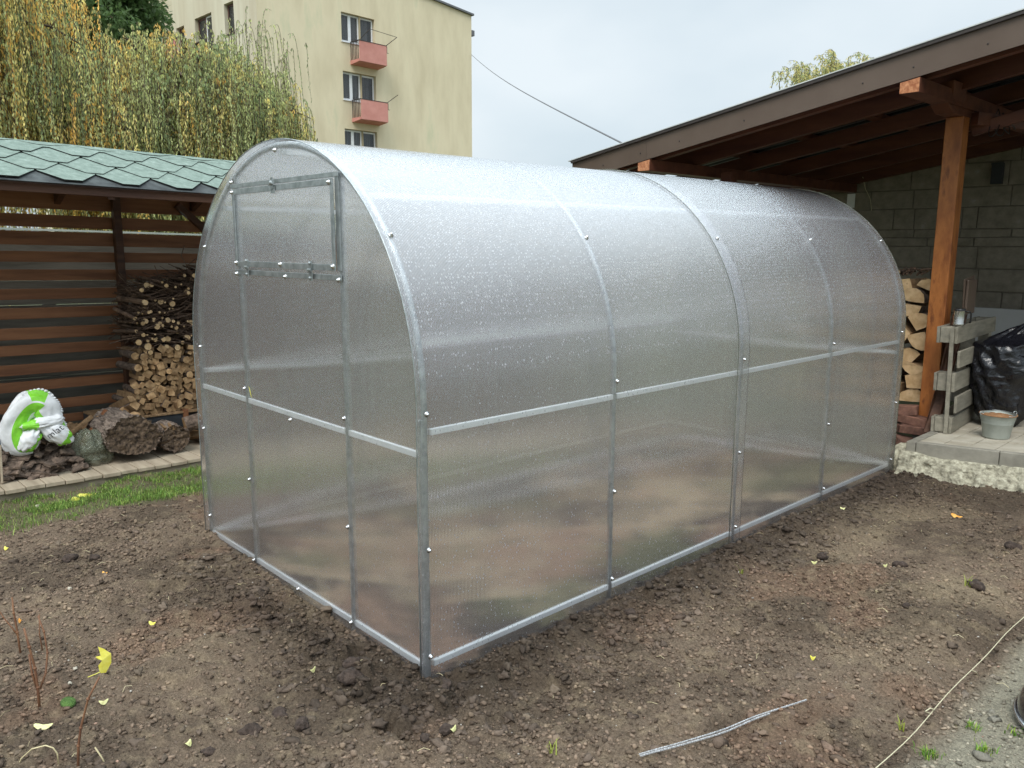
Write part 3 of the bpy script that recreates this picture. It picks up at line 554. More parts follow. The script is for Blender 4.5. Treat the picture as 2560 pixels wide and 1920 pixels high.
def endwall(y, sgn, detailed):
    ew = gh
    xl, xr = GCX-GRAD+.006, GCX+GRAD-.006
    px = [-1.352, -.471]
    # sheet with the vent opening cut out
    zt, zb_ = 1.395, 1.735
    wx0, wx1 = (-1.345, -.477)
    def ztop(x): return GLEG+math.sqrt(max(0, (GRAD-.004)**2-(x-GCX)**2))
    V = []; Fq = []
    cols_x = sorted(set([round(q, 4) for q in list(np.linspace(xl, xr, 60))+[wx0, wx1]]))
    for x in cols_x:
        V += [(x, y, -.055), (x, y, .4), (x, y, .9), (x, y, zt if wx0 <= x <= wx1 else .9+(ztop(x)-.9)*.5), (x, y, min(zb_, ztop(x)) if wx0 <= x <= wx1 else .9+(ztop(x)-.9)*.75), (x, y, ztop(x))]
    # keep the opening's sides straight
    for i in range(len(cols_x)-1):
        a0, a1 = cols_x[i], cols_x[i+1]; inwin = a0 >= wx0-1e-5 and a1 <= wx1+1e-5
        for k in range(5):
            if detailed and inwin and k == 3: continue
            q = (i*6+k, (i+1)*6+k, (i+1)*6+k+1, i*6+k+1); Fq.append(q if sgn < 0 else q[::-1])
    mesh_np('end_sheet', np.array(V), np.array(Fq), M['poly_end'], ew, smooth=False)
    yi = y-sgn*.018
    for x in px:
        b = MB(); b.box(x-.012, x+.012, yi-.01, yi+.01, -.06, ztop(x)-.02); b.build('end_post', M['galv'], ew, bevel=.002)
    segs = [(xl+.02, px[0]-.013), (px[0]+.013, px[1]-.013), (px[1]+.013, xr-.025)]
    for a0, a1 in segs:
        b = MB(); b.box(a0, a1, yi-.01, yi+.01, .762, .784); b.build('end_rail', M['zinc_light'], ew, bevel=.002)
        b = MB(); b.box(a0, a1, yi-.01, yi+.01, -.028, -.004); b.build('base_rail', M['zinc_light'], ew, bevel=.002)
    yo = y+sgn*.003
    for x in px:
        for z in (.83, .39, -.015): bolt_obj((x, yo, z), (0, sgn, 0), .0075)
    bolt_obj(((px[0]+px[1])/2, yo, .752), (0, sgn, 0)); bolt_obj(((px[0]+px[1])/2, yo, -.018), (0, sgn, 0))
    for x, z in ((GCX, GLEG+GRAD-.035), (-1.37, 1.765), (-1.71, 1.48), (-1.845, .98), (-1.87, .55), (-1.86, .08)): bolt_obj((x, yo, z), (0, sgn, 0))
    if detailed:
        # lintel flats above and below the vent
        for z, h in ((zb_+.012, .018), (zt-.026, .021)):
            b = MB(); b.box(px[0]-.02, px[1]+.02, yo+sgn*.004-.002, yo+sgn*.004+.002, z-h/2, z+h/2); b.build('vent_lintel', M['galv'], ew, bevel=.001)
        b = MB(); b.box(px[1]-.012, px[1]+.014, yo-.001, yo+.003, zt, 1.745); b.build('vent_jamb', M['galv'], ew)
        hz = thing('vent_window', None, None, (0, 0, 0)); hz.parent = ew
        ys = yo+sgn*.008
        x0, x1, z0, z1 = wx0+.004, wx1-.001, zt+.004, zb_-.006
        b = MB(); b.add([(x0, ys, z0), (x1, ys, z0), (x1, ys, z1), (x0, ys, z1)], [(0, 1, 2, 3)]); b.build('vent_pane', M['poly_end'], hz)
        b = MB(); t_ = .020
        b.box(x0, x1, ys-.006, ys-.002, z1-t_, z1+.004); b.box(x0, x1, ys-.0065, ys-.002, z0-.004, z0+t_); b.box(x0-.002, x0+.016, ys-.007, ys-.0025, z0+t_, z1-t_); b.box(x1-.018, x1+.002, ys-.007, ys-.0025, z0+t_, z1-t_)
        b.build('vent_frame', M['galv'], hz, bevel=.001)
        for x in (x0+.01, (x0+x1)/2, x1-.012): bolt_obj((x, ys-.007, z0+.012), (0, sgn, 0), .008, hz)
        for x in (x0+.004, x1-.022): bolt_obj((x, ys-.007, z1-.01), (0, sgn, 0), .0075, hz)
        for x in (px[0]+.0, (x0+x1)/2+.02, px[1]+.004): bolt_obj((x, yo-.006, zt-.034), (0, sgn, 0), .008)
        for x in (x0+.12, x1-.18):
            b = MB(); b.box(x-.012, x+.012, ys-.011, ys-.007, z0+.002, z0+.03); b.box(x-.012, x+.012, ys-.011, ys-.007, z0-.045, z0-.012)
            b.tube([(x-.014, ys-.013, z0-.005), (x+.014, ys-.013, z0-.005)], .006, 8)
            for dz in (.022, -.036): b.sphere((x, ys-.013, z0+dz), .006)
            b.build('hinge', M['galv'], hz)
        x = (x0+x1)/2-.03
        b = MB(); b.box(x-.016, x+.016, ys-.012, ys-.008, z1-.03, z1-.004); b.box(x-.009, x+.009, ys-.016, ys-.012, z1-.012, z1+.032); b.tube([(x-.02, ys-.018, z1+.004), (x+.02, ys-.018, z1+.008)], .004, 6); b.sphere((x, ys-.018, z1+.012), .008)
        b.build('latch', M['galv'], hz)
endwall(-.036, -1, True)
endwall(4.036, 1, False)
# corner post inside the front corners
for x in (GCX+GRAD-.014, GCX-GRAD+.014):
    b = MB(); b.box(x-.016, x+.013, -.03, -.008, -.09, .9); b.build('corner_post', M['galv'], gh, bevel=.002)
# a leaf stuck on the end sheet
lf = MB(); lf.add([(-1.30, -.044, .85), (-1.285, -.0445, .84), (-1.27, -.044, .795), (-1.283, -.0445, .81)], [(0, 1, 2, 3)])
tag(lf.build('willow_leaf', M['leafy']), 'thin yellow willow leaf stuck to the front sheet above the end rail', 'leaf')

# ================================================================== CARPORT (right)
def rz(x): return 2.748+.1655*x           # top of roof line
cp = thing('carport', 'open timber carport with sloping brown metal roof edge built against the block wall', 'carport', (0, 0, 0))
YF, YW, XL, XR = 3.9, 7.8, -2.95, 3.4
def slopebox(b, x0, x1, y0, y1, d0, d1, mi=0):
    """box following the roof slope, d0..d1 below the roof top line"""
    return b.hexa([(x0, y0, rz(x0)-d1), (x1, y0, rz(x1)-d1), (x1, y1, rz(x1)-d1), (x0, y1, rz(x0)-d1), (x0, y0, rz(x0)-d0), (x1, y0, rz(x1)-d0), (x1, y1, rz(x1)-d0), (x0, y1, rz(x0)-d0)], mi)
b = MB(); xj = -2.11
slopebox(b, XL, xj-.0015, YF-.006, YF, .012, .197); slopebox(b, xj+.0015, .82, YF-.0075, YF, .012, .197); slopebox(b, .823, XR, YF-.006, YF, .012, .197)
b.build('fascia', M['fascia'], cp)
b = MB(); slopebox(b, XL-.03, XR, YF-.035, YF+.02, 0, .007); b.build('drip_edge', M['fascia_edge'], cp)
b = MB(); slopebox(b, XL, XR, YF-.03, YF-.0078, .0075, .03); b.build('fascia_lip', M['black_iron'], cp)
for x in (-2.78, -2.58, -2.17, -1.78, -1.2, -.32, .0, .42, .75):
    b = MB(); b.sphere((x, YF-.008, rz(x)-.13), .006, 8, 4); b.build('screw', M['black_iron'], cp)
# corrugated roof skin
V = []; Fq = []; n_ = 900; ys = np.linspace(YF+.002, YW+.2, n_)
prof = .009*np.tanh(3*np.sin(2*math.pi*(ys)/.14))
for i, y in enumerate(ys): V += [(XL-.02, y, rz(XL-.02)-.02+prof[i]), (XR, y, rz(XR)-.02+prof[i])]
Fq = [(2*i, 2*i+1, 2*i+3, 2*i+2) for i in range(n_-1)]
mesh_np('roof_skin', np.array(V), np.array(Fq), M['corrugated'], cp)
for y in (4.02, 4.6, 5.4, 6.2, 7.0, 7.77):
    b = MB(); slopebox(b, XL+.03, XR, y-.03, y+.03, .072, .2); b.build('rafter', M['wood_rafter'], cp)
for k in range(10):
    x = -2.7+k*.62; b = MB(); slopebox(b, x-.04, x+.04, YF+.02, YW-.02, .034, .0715); b.build('batten', M['wood_rafter'], cp)
for x0 in (-2.19, -.075):
    xm = x0+.06; zb = rz(xm)-.285
    b = MB(); b.hexa([(x0, YF-.012, zb), (x0+.125, YF-.012, zb), (x0+.125, YW, zb), (x0, YW, zb), (x0, YF-.012, rz(x0)-.203), (x0+.125, YF-.012, rz(x0+.125)-.203), (x0+.125, YW, rz(x0+.125)-.203), (x0, YW, rz(x0)-.203)])
    be = b.build('beam', M['wood_rafter'], cp, bevel=.003)
    c = MB(); c.hexa([(x0+.003, YF-.0155, zb+.003), (x0+.122, YF-.0155, zb+.003), (x0+.122, YF-.0125, zb+.003), (x0+.003, YF-.0125, zb+.003), (x0+.003, YF-.0155, rz(x0)-.206), (x0+.122, YF-.0155, rz(x0+.122)-.206), (x0+.122, YF-.0125, rz(x0+.122)-.206), (x0+.003, YF-.0125, rz(x0)-.206)])
    c.build('beam_end', M['wood_end'], be)
# main post, its haunch block and knee braces
b = MB(); b.box(-.088, .034, 4.76, 4.885, .2, 2.41); b.build('post', M['wood_post'], cp, bevel=.006)
b = MB(); b.hexa([(-.088, 4.56, 2.41), (.034, 4.56, 2.41), (.034, 5.12, 2.41), (-.088, 5.12, 2.41), (-.088, 4.44, 2.462), (.034, 4.44, 2.462), (.034, 5.22, 2.462), (-.088, 5.22, 2.462)])
b.build('post_cap', M['wood_rafter'], cp, bevel=.004)
b = MB(); b.hexa([(-.086, 4.5, 2.463), (.044, 4.5, 2.463), (.044, 4.72, 2.463), (-.086, 4.72, 2.463), (-.076, 4.40, 2.59), (.075, 4.40, 2.60), (.075, 4.66, 2.60), (-.076, 4.66, 2.59)])
b.build('haunch_block', M['wood_rafter'], cp, bevel=.003)
b = MB(); b.bar((.06, 4.9, 2.40), (.62, 6.0, 2.36), .07, .09); b.build('tie_beam', M['wood_rafter'], cp, bevel=.004)
b = MB(); b.bar((.02, 5.0, 2.33), (1.1, 5.05, 2.6), .05, .08); b.build('brace', M['wood_rafter'], cp, bevel=.004)
b = MB(); b.box(-1.965, -1.86, 4.8, 4.9, -.06, rz(-1.9)-.287); b.build('post', M['wood_rafter'], cp, bevel=.004)
for x in (1.85, 3.1):
    b = MB(); b.box(x, x+.12, 4.76, 4.885, .15, rz(x)-.2); b.build('post', M['wood_post'], cp, bevel=.004)
b = MB(); b.box(-2.185, -2.09, 7.826, 7.829, 1.94, 2.1); b.build('bracket', M['white_pvc'], cp, bevel=.001)
# coiled cables on the beam
b = MB()
for k in range(4):
    P = [(.17+.02*k+.03*math.sin(a*1.0), 4.98+.05*k+.05*math.cos(a), 2.42-.10*abs(math.sin(a*.5))**.8-.0*k+.05*math.cos(a+k)) for a in np.linspace(0, 6.28, 18)]
    b.tube(P, .0035, 5)
tag(b.build('cable_coil', M['black_plastic'], smooth=True), 'black cable looped over the tie beam beside the carport post', 'cable')
b = MB(); b.tube([(.33, 5.2, 2.47), (.38, 5.3, 2.45), (.45, 5.34, 2.42), (.5, 5.45, 2.42)], .012, 8); b.sphere((.36, 5.26, 2.455), .025); b.sphere((.47, 5.4, 2.415), .022)
tag(b.build('lamp_holder', M['white_pvc'], smooth=True), 'white plastic lamp holder on the tie beam under the carport roof', 'lamp holder')

# block wall at the back
wall = thing('block_wall', 'grey aerated-concrete block wall at the back of the carport', 'wall', (0, 7.83, 0))
zs = [-.2, .06, .3, .54, .78, 1.02, 1.26, 1.493, 1.59, 1.677, 1.907, 2.114, 2.36, 2.6, 2.84, 3.08, 3.32]
b = MB(); bm_ = MB()
r2 = random.Random(5)
for i in range(len(zs)-1):
    z0, z1 = zs[i]+.006, zs[i+1]-.003; x = -3.6+(.0 if i % 2 else -.25)+r2.uniform(-.05, .05)
    while x < 4.5:
        L_ = .485+r2.uniform(-.02, .02) if r2.random() > .12 else r2.uniform(.12, .3)
        d = r2.uniform(-.004, .005)
        zt0 = min(z1, rz(x)-.03); zt1 = min(z1, rz(x+L_)-.03)
        if zt0 > z0+.03 and zt1 > z0+.03:
            x0, x1 = x+.004, x+L_-.004
            j = lambda: r2.uniform(-.004, .004)
            b.hexa([(x0+j(), d, z0+j()), (x1+j(), d, z0+j()), (x1, .2, z0), (x0, .2, z0), (x0+j(), d, zt0+j()), (x1+j(), d, zt1+j()), (x1, .2, zt1), (x0, .2, zt0)])
        x += L_
b.build('blocks', M['block'], wall, bevel=.005)
bm_.hexa([(-3.8, .014, -.2), (4.6, .014, -.2), (4.6, .19, -.2), (-3.8, .19, -.2), (-3.8, .014, rz(-3.8)-.05), (4.6, .014, rz(4.6)-.05), (4.6, .19, rz(4.6)-.05), (-3.8, .19, rz(-3.8)-.05)]); bm_.build('mortar', M['mortar'], wall)
b = MB(); b.box(-.665, -.56, 7.77, 7.822, 2.13, 2.34); b.box(-.67, -.555, 7.765, 7.77, 2.32, 2.345)
tag(b.build('junction_box', M['greyboard'], bevel=.004), 'small dark grey junction box high on the block wall right of the post', 'junction box')
b = MB(); b.tube([(-1.98, 7.74, 2.28), (-1.95, 7.76, 2.15), (-1.9, 7.8, 2.03), (-1.885, 7.82, 1.9)], .004, 5)
tag(b.build('cobweb_strand', M['string']), 'pale hanging strand against the block wall left of the post', 'cobweb')

# paved slab
slab = thing('paved_slab', 'raised beige paved slab with a grey kerb on rough pale concrete footing', 'slab', (0, 0, 0))
A = Vector((.085, 4.10, 0)); u_ = Vector((math.cos(R_(9)), math.sin(R_(9)), 0)); v_ = Vector((-.01, 1, 0))
def sp(u, v, z): q = A+u_*u+v_*v; return (q.x, q.y, z)
def zt_(u): return .150+.028*min(u, 1.5)
def kerb(u0, u1, v0, v1, top, bot):
    b = MB(); b.hexa([sp(u0, v0, bot), sp(u1, v0, bot), sp(u1, v1, bot), sp(u0, v1, bot), sp(u0, v0, zt_(u0)-top), sp(u1, v0, zt_(u1)-top), sp(u1, v1, zt_(u1)-top), sp(u0, v1, zt_(u0)-top)]); return b
for u0, u1 in ((.062, .56), (.564, 1.06), (1.064, 1.56), (1.564, 2.06), (2.064, 2.56)): kerb(u0, u1, 0, .05, 0, .03).build('kerb_stone', M['concrete'], slab, bevel=.006)
for v0, v1 in ((.0, .45), (.454, .95), (.954, 1.45), (1.454, 1.95), (1.954, 3.6)): kerb(0, .058, v0, v1, 0, .03).build('kerb_stone', M['concrete'], slab, bevel=.006)
b = MB(); r3 = random.Random(9)
for i in range(17):
    for j in range(23):
        u0 = .062+i*.152; v0 = .054+j*.152; dz = r3.uniform(-.002, .002)+.004
        b.hexa([sp(u0, v0, .06), sp(u0+.149, v0, .06), sp(u0+.149, v0+.149, .06), sp(u0, v0+.149, .06), sp(u0, v0, zt_(u0)-dz), sp(u0+.149, v0, zt_(u0+.149)-dz), sp(u0+.149, v0+.149, zt_(u0+.149)-dz), sp(u0, v0+.149, zt_(u0)-dz)])
b.build('paving', M['paver'], slab, bevel=.003)
b = MB(); b.hexa([sp(.0, .0, -.15), sp(2.6, .0, -.15), sp(2.6, 3.6, -.15), sp(.0, 3.6, -.15), sp(.06, .05, .135), sp(2.5, .05, .135), sp(2.5, 3.55, .135), sp(.06, 3.55, .135)]); b.build('bedding', M['mortar'], slab)
# rough footing
nu, nv = 240, 26; V = []
for i in range(nu+1):
    u = -.09+2.6*i/nu
    for j in range(nv+1):
        t = j/nv; top = .082-.012*math.sin(u*7)-.025*min(u, 1.2); 
        out_ = .012+.10*t**1.3+.03*math.sin(t*3.1)
        n1_ = float(fbm(u*1.0, t*.18, 16, 4, 71.)); n2_ = float(vn(u, t*.18, 42, 5.))
        z = top*(1-t)+(-.12)*t
        V.append(sp(u+.01*n2_, -(out_+.045*n1_+.012*n2_)+(.06 if u < -.03 else 0), z+.016*float(vn(u, t*.2, 25, 55.))))
Fq = [(i*(nv+1)+j, (i+1)*(nv+1)+j, (i+1)*(nv+1)+j+1, i*(nv+1)+j+1) for i in range(nu) for j in range(nv)]
n0 = len(V); V2 = []
for j in range(nv+1):                       # cap at the left end, running back under the side kerb
    V2.append((V[j][0]+.04, V[j][1]+.35, V[j][2]))
V += V2; Fq += [(j, j+1, n0+j+1, n0+j) for j in range(nv)]
top0 = len(V)
for i in range(nu+1): V.append((V[i*(nv+1)][0], V[i*(nv+1)][1]+.12, V[i*(nv+1)][2]+.004))
Fq += [(i*(nv+1), top0+i, top0+i+1, (i+1)*(nv+1)) for i in range(nu)]
mesh_np('footing', np.array(V), np.array(Fq), M['rubble'], slab, smooth=True)

# pallet standing on its edge
pal = thing('pallet', 'weathered grey wooden pallet standing on its long edge on the paved slab', 'pallet', (.155, 4.55, .152), (0, R_(-1.5), R_(5)))
for z0, z1 in ((.0, .115), (.305, .44), (.655, .775)):
    for y0 in (.0, .52, 1.03): 
        b = MB(); b.box(-.048, .045, y0, y0+.14, z0+.004, z1-.004); b.build('spacer_block', M['pallet'], pal, bevel=.004)
for z0, z1, nm in ((.0, .115, 'a'), (.305, .44, 'b'), (.655, .775, 'c')):
    b = MB(); b.box(.047, .067, -.004, 1.19, z0, z1); b.build('deck_board', M['pallet'], pal, bevel=.002)
    b = MB(); b.box(-.071, -.05, -.002, 1.19, z0+.002, z1-.002); b.build('deck_board', M['pallet'], pal, bevel=.002)
for z0, z1 in ((.15, .27), (.48, .6)):
    b = MB(); b.box(.069, .087, .012, 1.19, z0, z1); b.build('deck_board', M['pallet'], pal, bevel=.002)
for y0 in (-.022, .53, 1.07):
    b = MB(); b.box(.02 if y0 < 0 else -.03, .046 if y0 < 0 else .046, y0-.002, y0+(.018 if y0 < 0 else .1), .0, .77); b.build('cross_board', M['pallet'], pal, bevel=.002)

# steel mug
mug = thing('travel_mug', 'brushed steel mug with a black lid and handle standing on top of the pallet', 'mug', (.165, 4.66, .932))
b = MB(); b.lathe([(.0, 0), (.036, 0), (.038, .004), (.038, .012), (.0365, .016), (.0365, .098), (.038, .105)], 28); b.build('cup', M['mug'], mug, smooth=True)
b = MB(); b.lathe([(.0385, .105), (.0385, .117), (.034, .121), (.0, .121)], 28); b.build('lid', M['black_plastic'], mug, smooth=True)
b = MB(); b.tube([(.030, .018, .098), (.056, .030, .100), (.066, .036, .085), (.066, .036, .03), (.062, .034, .018)], .0065, 8); b.build('handle', M['black_plastic'], mug, smooth=True)

# leaning dark board behind the pallet
b = MB(); b.hexa([(.03, 4.56, .13), (.1, 4.60, .13), (.1, 4.66, .13), (.03, 4.62, .13), (.115, 4.74, 1.0), (.12, 4.95, 1.0), (.12, 4.98, 1.0), (.085, 4.76, 1.0)])
tag(b.build('leaning_board', M['wood_dark'], bevel=.003), 'dark brown board leaning between the carport post and the pallet', 'board')
b = MB(); b.obox((.12, 4.95, 1.13), (.012, .2, .28), Matrix.Rotation(R_(8), 3, 'X')); b.box(.128, .145, 4.86, 5.04, 1.0, 1.25)
tag(b.build('brown_panel', M['fascia'], bevel=.004), 'small brown panel fixed to the carport post above the steel mug', 'panel')
b = MB(); b.box(-.10, .06, 4.7, 4.95, -.1, .2)
tag(b.build('post_footing', M['concrete'], bevel=.01), 'concrete block footing under the carport post', 'footing')
b = MB(); b.obox((-.02, 7.55, .5), (1.3, .03, .76), Matrix.Rotation(R_(9), 3, 'X')); b.box(.62, .9, 7.5, 7.56, .1, .85)
tag(b.build('hardboard_sheet', M['white_board'], bevel=.004), 'white flat panel leaning on the block wall behind the black bag', 'panel')

# black bin bag
V = []; n1_, n2_ = 96, 64
for i in range(n2_+1):
    t = i/n2_
    for k in range(n1_):
        a = 2*math.pi*k/n1_
        z = .63*t/.8 if t < .8 else .63+.15*((t-.8)/.2)**1.1
        r = .25*(math.sin(min(1, t*1.25+.12)*math.pi*.5))**.55 if t < .5 else (.25*(1-.10*((t-.5)/.3)**2) if t < .8 else .225*(1-(t-.8)/.2)**.7*(1-.25*math.sin((t-.8)/.2*3.1))+.008)
        fold = .012*math.sin(9*a+6*t*3+2*math.sin(3*a))+.016*float(vn(math.cos(a)*.6+t*1.5, math.sin(a)*.6+t*.7, 5, 3.))+.022*float(vn(math.cos(a)+3*t, math.sin(a)-2*t, 9, 7.))
        crease = -.014*abs(math.sin(5*a-9*t+3*float(vn(a, t, 2))))*(1 if t > .15 else 0)
        rr = r+fold+crease
        lean = .0+.11*max(0, (t-.78)/.22)**1.3
        x = .36+lean+rr*math.cos(a); y = 5.12+rr*.95*math.sin(a)+.09*max(0, (t-.78)/.22)**1.3
        zz = .153+z+.03*float(vn(math.cos(a), math.sin(a)+t, 3, 9.))*t
        V.append((x, y, zz))
Fq = [(i*n1_+k, i*n1_+(k+1) % n1_, (i+1)*n1_+(k+1) % n1_, (i+1)*n1_+k) for i in range(n2_) for k in range(n1_)]
bb = thing('bin_bag', 'full black plastic bin bag with a twisted peak on the paved slab', 'bin bag')
tag(bb)
mesh_np('bag_body', np.array(V), np.array(Fq), M['bagblack'], bb, smooth=True)
# zinc bucket
bk = thing('bucket', 'small dull zinc bucket with rusty rim filled with earth on the paved slab', 'bucket', (.485, 4.645, .158))
b = MB(); b.lathe([(.0, .004), (.079, .004), (.081, 0), (.084, .01), (.103, .125), (.106, .128), (.1045, .131), (.107, .134), (.106, .137), (.109, .141), (.112, .165), (.117, .168), (.117, .173), (.110, .172), (.103, .12), (.078, .012)], 40)
b.build('pail', M['zincbucket'], bk, smooth=True)
b = MB(); b.lathe([(.1125, .166), (.119, .168), (.119, .174), (.1125, .175)], 40); b.build('rim', M['rust'], bk, smooth=True)
V = []; n_ = 26
bf = MB()
for i in range(n_+1):
    r = .107*i/n_
    for k in range(32): a = 2*math.pi*k/32; V.append((r*math.cos(a), r*math.sin(a), .155+.018*(1-(i/n_)**2)+.012*float(vn(r*math.cos(a), r*math.sin(a), 60, 2.))))
bf.add(V, [(i*32+k, (i+1)*32+k, (i+1)*32+(k+1) % 32, i*32+(k+1) % 32) for i in range(n_) for k in range(32)]); bf.build('contents', M['rust'], bk, smooth=True)
b = MB(); P = [(.118*math.cos(a)*-.735+.0*a, .118*math.cos(a)*-.68, .172+.118*math.sin(a)*.12) for a in np.linspace(0, math.pi, 16)]
P = [(.119*(.68*math.cos(a)+.735*math.sin(a)*.9), .119*(.735*math.cos(a)-.68*math.sin(a)*.9)*-1, .176) for a in np.linspace(0.1, 3.0, 16)]
b.tube(P, .0025, 6); b.build('handle', M['galv'], bk, smooth=True)
for s in (1, -1):
    b = MB(); x, y = s*.068*1.2, s*.075*1.2
    b.tube([(x*.98+.012*math.cos(a)*.68, y*.98+.012*math.cos(a)*.73, .178+.012*math.sin(a)) for a in np.linspace(0, 6.28, 12)], .003, 5); b.build('ear', M['galv'], bk, smooth=True)

# bricks beside the slab
rb = random.Random(3)
brick0 = None
bricks = [((-.20, 4.72, .245), 12, 'orange-red brick on top of the brick heap under the firewood'), ((-.10, 4.72, .18), -6, 'long brown brick second from the top of the brick heap'), ((-.27, 4.70, .10), 4, 'pale mortared brick at the left of the brick heap'), ((-.05, 4.68, .115), 8, 'dark red brick in the middle of the brick heap beside the slab'),
          ((-.2, 4.62, .03), -10, 'dark brick low in the heap beside the greenhouse corner'), ((.0, 4.45, .035), 34, 'bright red brick lying tilted against the slab kerb'), ((-.16, 4.36, -.03), 25, 'half-buried brown brick in the soil beside the slab corner'), ((-.32, 4.74, .19), -3, 'brown brick at the left end of the heap hidden partly by the greenhouse')]
for (x, y, z), a, lab in bricks:
    b = MB(); b.box(-.12, .12, -.06, .06, -.033, .033)
    for i, v in enumerate(b.v): b.v[i] = tuple(q+rb.uniform(-.004, .004) for q in v)
    o = b.build('brick', M['brick'], bevel=.005); o.location = (x, y, z); o.rotation_euler = (R_(rb.uniform(-5, 5)), R_(rb.uniform(-5, 5)+(18 if 'tilted' in lab else 0)), R_(a)); tag(o, lab, 'brick', 'bricks heaped beside the slab')

# firewood on the right: split logs seen end-on
def split_log(seed, rad, length, kind):
    """log along +Y, its cut face at y=0; wedge / half / quarter cross-sections"""
    q = random.Random(seed); pts = []
    if kind == 'round': A_ = [2*math.pi*k/14 for k in range(14)]; pts = [(rad*math.cos(a)*q.uniform(.93, 1.05), rad*math.sin(a)*q.uniform(.93, 1.05)) for a in A_]; bk_ = [1]*14
    elif kind == 'half': A_ = [math.pi*k/9 for k in range(10)]; pts = [(rad*math.cos(a)*q.uniform(.95, 1.05), rad*math.sin(a)*q.uniform(.9, 1.05)-rad*.4) for a in A_]+[(rad*.1, -rad*.45)]; bk_ = [1]*9+[0, 0]
    elif kind == 'wedge': A_ = [R_(35)+R_(110)*k/7 for k in range(8)]; pts = [(1.25*rad*math.cos(a)*q.uniform(.96, 1.04), 1.25*rad*math.sin(a)-rad*.6) for a in A_]+[(q.uniform(-.2, .2)*rad, -rad*.75)]; bk_ = [1]*7+[0, 0]
    else: pts = [(rad*.95*sx*q.uniform(.7, 1.05), rad*.8*sy*q.uniform(.7, 1.05)) for sx, sy in ((1, 1), (-1, 1), (-1, -1), (1, -1))]; bk_ = [q.random() < .25]*1+[0, 0, 0]
    n = len(pts); b = MB(); m_ = 4; V = []
    for j in range(m_+1):
        y = length*j/m_
        for (x, z) in pts: V.append((x*(1+.03*q.uniform(-1, 1)), y+(q.uniform(-.004, .004) if j == 0 else 0), z*(1+.03*q.uniform(-1, 1))))
    b.add(V, [])
    for j in range(m_):
        for k in range(n): b.f.append((j*n+k, j*n+(k+1) % n, (j+1)*n+(k+1) % n, (j+1)*n+k)); b.mi.append(2 if bk_[k] else 1)
    b.f.append(tuple(range(n))); b.mi.append(0); b.f.append(tuple(m_*n+k for k in range(n-1, -1, -1))); b.mi.append(0)
    return b
right = [  # x, z, radius, kind, roll, what it looks like
 (-.345, 1.185, .062, 'block', 8, 'squared split log at the top left of the right-hand firewood stack'),
 (-.17, 1.20, .062, 'half', -20, 'tilted half log at the top of the right-hand stack, touching the post'),
 (-.265, 1.115, .085, 'half', -8, 'wide half log just under the top of the right-hand stack'),
 (-.29, 1.005, .078, 'half', 175, 'half log with its flat side up, third down in the right-hand stack'),
 (-.195, .915, .085, 'wedge', -10, 'large pale wedge against the post, upper middle of the stack'),
 (-.375, .93, .055, 'wedge', 30, 'narrow orange wedge at the left, upper middle of the stack'),
 (-.33, .815, .07, 'wedge', 100, 'grey-sided log lying under the large pale wedge'),
 (-.185, .765, .085, 'wedge', 150, 'bright wedge curving down against the middle of the post'),
 (-.385, .735, .05, 'wedge', -20, 'small wedge at the left edge, middle of the right-hand stack'),
 (-.275, .64, .08, 'wedge', 5, 'greyish wedge with cracked end, middle of the right-hand stack'),
 (-.22, .545, .075, 'half', 170, 'half log with flat top, below the greyish wedge'),
 (-.37, .49, .045, 'round', 0, 'small round log end at the left of the right-hand stack'),
 (-.36, .59, .04, 'wedge', 0, 'tiny orange wedge at the left of the stack'),
 (-.185, .45, .07, 'block', 10, 'broad squared log with yellow end, lower right of the stack'),
 (-.36, .385, .052, 'block', -12, 'squared pale log at the lower left of the stack'),
 (-.21, .325, .085, 'half', 5, 'brown half log at the bottom of the stack above the bricks'),
 (-.37, .3, .05, 'half', 5, 'flat half log at the bottom left of the stack'),
]
for i, (x, z, r, k, roll, lab) in enumerate(right):
    o = split_log(100+i, r*1.17, .34, k).build('split_log', [M['endgrain_pale'], M['split'], M['bark']], bevel=.0025)
    o.location = (x, 4.93+.015*math.sin(i*2.3), z); o.rotation_euler = (0, R_(-roll), R_(3*math.sin(i*1.7))); tag(o, lab, 'firewood log', 'split logs stacked beside the carport post')
rr = random.Random(77); src = None
for i in range(60):     # the same stack carries on to the left behind the greenhouse
    r = rr.uniform(.05, .075); row = i//8; x = -.5-(i % 8)*.14+rr.uniform(-.01, .01); z = .3+row*.125+rr.uniform(-.01, .01)
    if i < 8: 
        me_o = split_log(300+i, .068, .33, rr.choice(['half', 'wedge', 'round', 'block'])).build('split_log', [M['endgrain_pale'], M['split'], M['bark']]); src = (src or [])+[me_o]; o = me_o
    else: o = src[i % 8].copy(); COL.objects.link(o)
    o.location = (x, 4.95, z); o.rotation_euler = (0, rr.uniform(0, 6.28), 0)
    tag(o, 'split log in the stack half hidden behind the greenhouse', 'firewood log', 'split logs behind the greenhouse')
b = MB()
for k in range(16):
    x = -.40+.18*rr.random(); b.tube([(x, 4.92+.1*rr.random(), 1.265+.05*rr.random()), (x+rr.uniform(-.1, .1), 5.05+.1*rr.random(), 1.28+.05*rr.random())], .006+.004*rr.random(), 5)
tag(b.build('twig_bundle', M['twig']), 'few dark twigs lying on top of the right-hand firewood stack', 'twigs', kind='stuff')
o = split_log(501, .017, .2, 'round').build('branch_log', [M['endgrain_pale'], M['bark'], M['bark']]); o.location = (-.395, 4.93, 1.29); tag(o, 'small round branch end on top of the right-hand firewood stack', 'firewood log')

